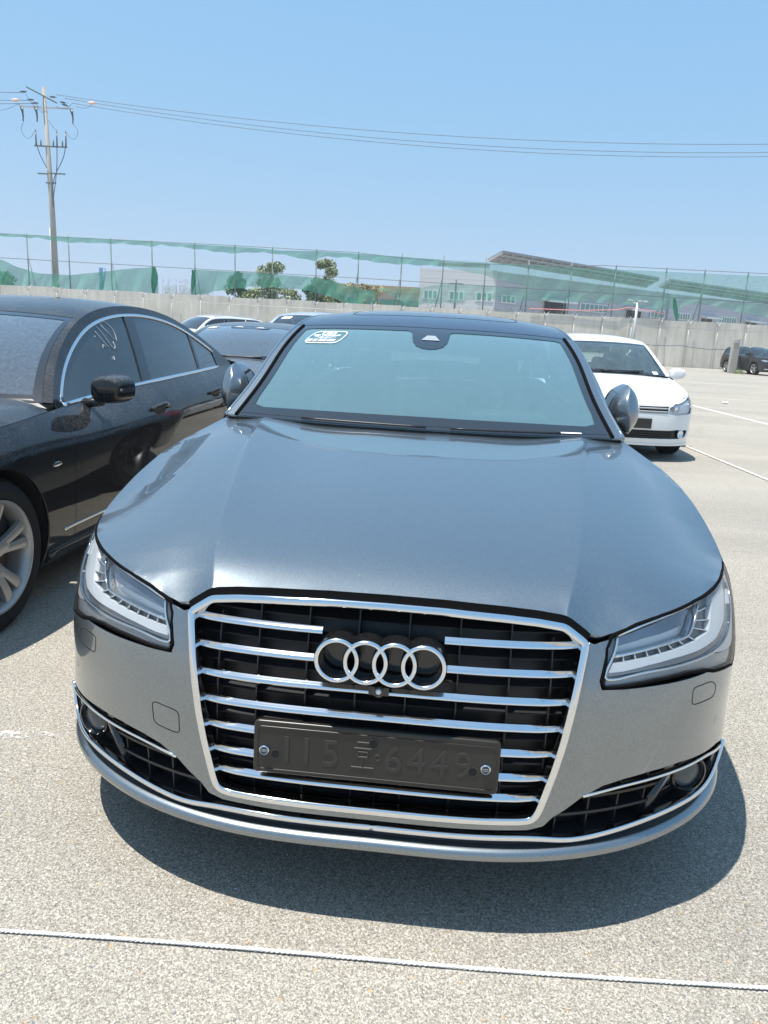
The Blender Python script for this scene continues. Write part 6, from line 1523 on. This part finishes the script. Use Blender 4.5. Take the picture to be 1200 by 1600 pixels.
def standard(name, label, pose, S, CB, BN, K, hl=None, cuts=(), cowl_y=None):
    rt = root(name, label, 'car', (pose[0], pose[1], 0), pose[2])
    yb = K['ybump']; sb = S.s_of_y(yb); K.setdefault('lin', K['ybump'] - .2)
    hlc = hl
    ol = [(0, 0), (sb, 0), (sb, .99), (0, .99)]
    K['bumper'] = ol; K['bcut'] = ([hl] if hl is not None else []) + list(cuts)
    build_car(rt, S, CB, K)
    st = K.get('step', .06)
    panel('bonnet', BN, BN.outline(.004, K['ycowl']), K['paint'], rt, step=st * .8, bstep=.03, flange=.02, side='both')
    if hl is not None: quick_nose(rt, S, K, hl, cuts)
    # scuttle
    P = CB.top(np.stack([np.linspace(-.6, .6, 20), np.full(20, .02)], 1)); xs = np.linspace(-.78, .78, 20) * S.X.max() / .93
    Q = BN(np.stack([xs, K['ycowl'] - .02 + .10 * (xs / .8)**2], 1)); mb = MB(); mb.add([tuple(p) for p in P] + [(q[0], q[1], q[2] - .02) for q in Q], [(i, i + 1, 21 + i, 20 + i) for i in range(19)]); recalc(mb.build('scuttle_panel', M['blackplas'], rt))
    # dark edge of the windscreen
    wb_ = CB.wl(K['yhead']); up_ = .68 * K.get('pil', .93); e = .03
    panel('windscreen_border', CB.top, [(0, 0), (up_ - .001, 0), (up_ - .001, wb_ - .004), (0, wb_ - .004)], M['frit'], rt, [[(0, .05), (up_ - e * 1.3, .05), (up_ - e, wb_ - .05), (0, wb_ - .05)]], step=.06, bstep=.03, off=-.0015, flange=0, side='both')
    for x0, x1 in ((.32, -.28), (-.12, .38)):
        mb = MB(); u = np.linspace(x0, x1, 7); pts = CB.top(np.stack([u, .045 + .02 * np.linspace(0, 1, 7)], 1)) + [0, -.012, .008]; mb.tube([tuple(p) for p in pts], .008, 6); mb.build('wiper', M['blackplas'], rt, sharp=0)
    return rt
# --- black saloon
KB = dict(paint=M['black'], yf=.86, yr=3.734, arch=.372, rw=.335, seams=(1.46, 2.62, 3.55), ybump=.45, ycowl=1.40, yhead=2.16, yrh=3.5, glassW=M['glass_m'], glassR=M['glass_side'], glassS=M['glass_side'],
          dlo=(1.62, 2.50, 3.42, 3.84), hz=.815, hin=-.02, mpos=(.955, 1.84, .975), msc=(.195, .125, .15), rim='twin5', tw=.245, rimr=.238, win=.022, step=.035, ydash=1.75, zdash=.90, pil=.94, frame=.062, hmat=M['black'], steer=1, lean=.16, yrb=4.5)
hlb = sfront(SB, [(.45, .60), (.55, .76), (.80, .80), (.86, .70), (.80, .60), (.6, .56)])
gb = [[(0, .30), (SB.s_of_x(.40), .30), (SB.s_of_x(.45), .86), (0, .86)], [(0, .08), (SB.s_of_x(.5), .08), (SB.s_of_x(.5), .22), (0, .22)]]
cb = standard('saloon_car', 'dusty black saloon with chrome edged windows, parked at the left edge', POSE['black'], SB, CBB, BNB, KB, hlb, gb)
mb = MB()
for z in (.42, .50, .58, .66): 
    uv = sfront(SB, [(x, z) for x in np.linspace(0, .38, 10)]); uv[0, 0] = 0; strip(mb, SB, uv, rprof(.016, .004, -.02), mirror=True, off=-.008)
recalc(mb.build('grille_bars', M['chrome'], cb, sharp=0))
for sg in (1, -1):
    mb = MB(); strip(mb, SB, dens(SB.side([(1.36, .335), (1.46, .337), (2.2, .343), (3.25, .352)]), .05, closed=False), rprof(.014, .005)); mb.V = [(v[0] * sg, v[1], v[2]) for v in mb.V]; recalc(mb.build('door_strip', M['chrome'], cb, sharp=0))
    mb = MB(); c = SB.side([(1.295 + .042 * math.cos(a), .665 + .011 * math.sin(a)) for a in np.linspace(0, 6.283, 16, endpoint=False)]); P = SB(c); N = mapf(SB)(c); ctr = P.mean(0) + N.mean(0) * .006
    mb.add([tuple(p + n * .001) for p, n in zip(P, N)] + [tuple(ctr)], [(i, (i + 1) % 16, 16) for i in range(16)]); mb.V = [(v[0] * sg, v[1], v[2]) for v in mb.V]; recalc(mb.build('fender_badge', M['chrome'], cb, sharp=0))
    # soft sill edge
    mb = MB(); strip(mb, SB, dens(SB.side([(1.24, .235), (2.2, .23), (3.3, .235)]), .06, closed=False), rprof(.05, .012, -.01)); mb.V = [(v[0] * sg, v[1], v[2]) for v in mb.V]; recalc(mb.build('sill', M['black'], cb, sharp=0))
# chalk writing on the front door window, light dust line drawn by finger
ck = MB()
def gpt(y, z): p = CBB.C(np.array([[y, z]]))[0]; n_ = mapf(CBB.C)(np.array([[y, z]]))[0]; return tuple(p - n_ * .002)
def gl(dx, dz): return gpt(2.16 + dx * .85, 1.30 + dz * .85)
for st in ([(.205, -.005), (.30, -.115)], [(.205, -.005), (.29, .005), (.335, -.045), (.315, -.115)], [(.145, -.02), (.19, -.085), (.24, -.165), (.255, -.155), (.262, -.12)], [(.105, -.055), (.14, -.115), (.18, -.155)], [(.075, -.085), (.07, -.09)], [(.10, -.165), (.12, -.14), (.145, -.155)], [(.15, -.225), (.17, -.24), (.18, -.215)]):
    ck.tube([gl(*p) for p in (smooth_curve(st, .012) if len(st) > 2 else st)], .0016, 5)
M['chalk'] = mat('white_chalk', (.62, .65, .68), .9); ck.build('chalk_writing', M['chalk'], cb, sharp=0)
# --- white hatchback
KW = dict(paint=M['white'], yf=.88, yr=3.458, arch=.352, rw=.315, seams=(1.50, 2.45, 3.25), ybump=.50, ycowl=1.20, yhead=1.90, yrh=3.72, glassW=M['glass_clear'], glassR=M['glass_clear'], glassS=M['glass_clear'],
          dlo=(1.50, 2.36, 3.05, 3.62), hz=.83, mpos=(.995, 1.62, .985), msc=(.21, .12, .15), rim='five', tw=.22, rimr=.21, win=.03, step=.04, ydash=1.55, zdash=.93, pil=.94, frame=.05, seatmat=M['seatgrey'], steer=1, trimmat=M['blackplas'], yrb=3.88)
def sw(P): return sfront(SW, P)
hlw = np.vstack([sw([(.458, .572), (.475, .640), (.55, .680), (.66, .715)]), [(SW.s_of_y(.28), .965), (SW.s_of_y(.46), .965), (SW.s_of_y(.44), .74), (SW.s_of_y(.26), .60)], sw([(.66, .562), (.56, .556)])])
gw = [np.vstack([sw([(0, .572), (.445, .572), (.462, .655)]), [(0, float(sw([(.001, .652)])[0, 1]))]]), np.vstack([sw([(0, .27), (.64, .275), (.745, .30), (.765, .375), (.60, .385), (.5, .375), (0, .375)])])]
for q in gw: q[0, 0] = 0; q[-1, 0] = 0
cw = standard('hatchback_car', 'white hatchback parked behind the grey saloon on the right, nose towards the camera', POSE['hatch'], SW, CBW, BNW, KW, hlw, gw)
for z, h_ in ((.592, .016), (.630, .016)):
    uv = sw([(x, z) for x in np.linspace(0, .455, 14)]); uv[0, 0] = 0; mb = MB(); strip(mb, SW, uv, rprof(h_, .008, -.03, .3), mirror=True, off=-.002); recalc(mb.build('grille_slat', M['galv'], cw, sharp=0))
uv = sw([(x, .5775) for x in np.linspace(0, .455, 14)]); uv[0, 0] = 0; mb = MB(); strip(mb, SW, uv, rprof(.005, .009, -.02, .4), mirror=True, off=-.006); recalc(mb.build('grille_trim', M['chrome_dull'], cw, sharp=0))
for z in (.295, .32, .345):
    uv = sw([(x, z) for x in np.linspace(0, .56, 14)]); uv[0, 0] = 0; mb = MB(); strip(mb, SW, uv, rprof(.010, .004, -.02, .3), mirror=True, off=-.01); recalc(mb.build('lower_grille_slat', M['blackplas'], cw, sharp=0))
mb = MB(); mb.lathe([(.055, .0), (.055, -.008), (.046, -.010), (.046, -.004), (0, -.004)], 'y', n=32); mb.tube([(-.035, -.008, .03), (-.012, -.008, -.035), (0, -.008, -.004), (.012, -.008, -.035), (.035, -.008, .03)], .004, 6); mb.tube([(-.016, -.008, .044), (0, -.008, .006), (.016, -.008, .044)], .004, 6); mb.xf(Matrix.Translation((0, -.004, .622))); recalc(mb.build('round_badge', M['chrome_dull'], cw, sharp=30))
mb = MB(); mb.box((0, -.02, .452), (.53, .014, .118)); po = mb.build('number_plate', M['platec'], cw, bevel=.006)
mb = MB(); mb.box((0, -.018, .391), (.53, .02, .012)); mb.build('plate_ledge', M['chrome_dull'], po, bevel=.003)
mb = MB(); mb.box((0, -.028, .455), (.10, .002, .012)); mb.build('plate_mark', M['galv'], po, smooth=False)
for sg in (1, -1):
    uv = sw([(.655, .335)]); p = SW(uv)[0]; n_ = Vector(mapf(SW)(uv)[0]); n_.z = 0; n_.normalize(); mb = MB(); mb.lathe([(.052, .01), (.052, -.008), (.044, -.012), (.04, .0), (.03, .012), (0, .018)], 'y', n=28); mb.xf(Matrix.Translation(Vector(p) - n_ * .004) @ (-n_).to_track_quat('Y', 'Z').to_matrix().to_4x4()); mb.V = [(v[0] * sg, v[1], v[2]) for v in mb.V]
    fl_ = recalc(mb.build('fog_lamp', M['chrome'], cw, sharp=40))
mb = MB(); wbw = CBW.wl(1.90); f = on_top(CBW, -.50, wbw - .09); rr_ = rounded([(-.08, -.035), (.08, -.035), (.08, .035), (-.08, .035)], .02); mb.add([f(*p) for p in rr_], [tuple(range(len(rr_)))]); mb.build('windscreen_sticker', M['sticker'], cw, smooth=False)
mb = MB(); f = on_top(CBW, .52, .05); mb.add([f(-.03, -.03), f(.03, -.03), f(.03, .03), f(-.03, .03)], [(0, 1, 2, 3)]); mb.build('paper_label', M['sticker'], cw, smooth=False)
mb = MB(); strip(mb, SW, lp[:30] * 0 + np.stack([np.linspace(0, SW.s_of_y(.5), 30), np.full(30, .03)], 1), rprof(.03, .012, -.02), mirror=True); recalc(mb.build('front_lip', M['white'], cw, sharp=0))
# --- dark saloon behind
KN = dict(paint=M['navy'], yf=.88, yr=3.75, arch=.37, rw=.335, seams=(1.5, 2.6, 3.6), ybump=.5, ycowl=1.43, yhead=2.28, yrh=3.45, glassW=M['glass_m'], glassR=M['glass_side'], glassS=M['glass_side'], dlo=(1.6, 2.5, 3.45, 3.85), hz=.80, mpos=(.98, 1.85, 1.0), step=.09, ydash=1.8, zdash=.90, asp=.7, yrb=4.5)
hln = sfront(SN, [(.5, .56), (.56, .66), (.80, .68), (.84, .60), (.6, .54)])
cn = standard('saloon_car', 'dusty dark grey saloon whose windscreen shows between the black and the grey saloon', POSE['navy'], SN, CBN, BNN, KN, hln, [[(0, .3), (.42, .3), (.42, .8), (0, .8)]])
wbn = CBN.wl(2.28)
mb = MB(); f = on_top(CBN, -.50, wbn - .13)
for a_, r_ in ((0, .045), (.9, .03)): mb.tube([f(.03 + .06 * math.cos(t), .035 * math.sin(t) + .01) for t in np.linspace(0, 6.283, 20)], .006, 5)
for k in range(5): mb.tube([f(-.06 + .022 * k, -.03), f(-.045 + .022 * k, .03), f(-.035 + .022 * k, -.02)], .006, 5)
mb.build('window_writing', M['sticker'], cn, sharp=0)
mb = MB(); f = on_top(CBN, 0, wbn - .10); o = rounded([(-.24, -.05), (.24, -.05), (.28, .06), (-.28, .06)], .04); mb.add([f(*p) for p in o], [tuple(range(len(o)))]); sb_ = mb.build('sensor_housing', M['frit'], cn, smooth=False)
for x in (-.14, .14): 
    mb = MB(); mb.add([f(x - .06, -.025, .002), f(x + .06, -.025, .002), f(x + .03, .02, .002), f(x - .03, .02, .002)], [(0, 1, 2, 3)]); mb.build('sensor_window', M['silverplas'], sb_, smooth=False)
# --- silver car directly behind
KM = dict(paint=M.setdefault('silver', paint('pale_silver_paint', (.55, .56, .57), .5, .35, dust=.1)), yf=.9, yr=3.55, arch=.37, rw=.335, seams=(1.4, 2.45, 3.4), ybump=.5, ycowl=1.13, yhead=1.9, yrh=3.95, glassW=M['glass_side'], glassR=M['glass_side'], glassS=M['glass_side'], dlo=(1.5, 2.35, 3.3, 3.95), hz=.9, mpos=(.98, 1.6, 1.12), step=.09, ydash=1.55, zdash=1.0, asp=.7, pil=.9)
cm_ = standard('estate_car', 'silver car hidden almost wholly behind the roof of the grey saloon', POSE['silver'], SM, CBM, BNM, KM)
mb = MB(); f = on_top(CBM, -.42, CBM.wl(1.9) - .12); o = rounded([(-.10, -.05), (.09, -.05), (.11, .05), (-.08, .05)], .04); mb.add([f(*p) for p in o], [tuple(range(len(o)))]); mb.build('windscreen_sticker', M['sticker'], cm_, smooth=False)
# --- tall cars far off
KV = dict(paint=M['white'], yf=.92, yr=3.62, arch=.40, rw=.365, seams=(1.5, 2.5, 3.45), ybump=.5, ycowl=1.18, yhead=1.92, yrh=4.1, glassW=M['glass_side'], glassR=M['glass_side'], glassS=M['glass_side'], dlo=(1.55, 2.4, 3.35, 4.1), hz=.95, mpos=(.99, 1.6, 1.18), step=.12, ydash=1.55, zdash=1.0, asp=.7, inside=False)
cv = standard('off_road_car', 'white tall car with pale roof rails far behind the black saloon', POSE['white'], SV, CBV, BNV, KV)
def rails(rt, CB, m, y0, y1):
    for sg in (1, -1):
        w0, w1 = CB.wl(y0), CB.wl(y1); P = CB.top(np.stack([np.full(12, .60), np.linspace(w0, w1, 12)], 1)); h = np.sin(np.linspace(0, math.pi, 12))**.4 * .05; mb = MB()
        mb.tube([(p[0] * sg, p[1], p[2] + q) for p, q in zip(P, h)], .018, 6); mb.build('roof_rail', m, rt, sharp=0)
rails(cv, CBV, M['galv'], 2.0, 4.0)
KD = dict(KV); KD.update(paint=M['darksuv'], rim='five', dlo=(1.55, 2.4, 3.35, 4.1)); KD.pop('bumper', None); KD.pop('bcut', None)
hld = sfront(SV, [(.50, .78), (.52, .88), (.82, .92), (.86, .84), (.7, .78)])
gd = [np.vstack([sfront(SV, [(0, .76), (.44, .78), (.46, .88), (0, .88)])]), np.vstack([sfront(SV, [(0, .40), (.6, .42), (.62, .54), (0, .54)])])]
for q in gd: q[0, 0] = 0; q[-1, 0] = 0
cd = standard('off_road_car', 'charcoal off road car parked by the concrete post at the far right', POSE['dark'], SV, CBV, BNV, KD, hld, gd)
for z in (.80, .84):
    mb = MB(); uv = sfront(SV, [(x, z) for x in np.linspace(0, .43, 10)]); uv[0, 0] = 0; strip(mb, SV, uv, rprof(.02, .01, -.02), mirror=True); recalc(mb.build('grille_slat', M['chrome'], cd, sharp=0))
mb = MB(); uv = sfront(SV, [(x, .36) for x in np.linspace(0, .7, 10)]); uv[0, 0] = 0; strip(mb, SV, uv, rprof(.05, .012, -.02), mirror=True); recalc(mb.build('skid_strip', M['galv'], cd, sharp=0)); rails(cd, CBV, M['galv'], 2.0, 4.0)
# ---------------------------------------------------------------- summer haze over the yard
hb = MB(); hb.box((0, 250, 14.5), (860, 760, 31)); hz = hb.build('haze', None, mats=[bpy.data.materials.new('thin_haze')], smooth=False)
hm = hz.data.materials[0]; hm.use_nodes = True; hm.node_tree.nodes.clear(); ho = nn(hm, 'ShaderNodeOutputMaterial'); hv = nn(hm, 'ShaderNodeVolumePrincipled')
hv.inputs['Color'].default_value = (.90, .95, 1.0, 1); hv.inputs['Density'].default_value = .0009; hv.inputs['Anisotropy'].default_value = .2; lk(hm, hv.outputs[0], ho.inputs['Volume'])
tag(hz, kind='stuff')
bpy.context.view_layer.update()
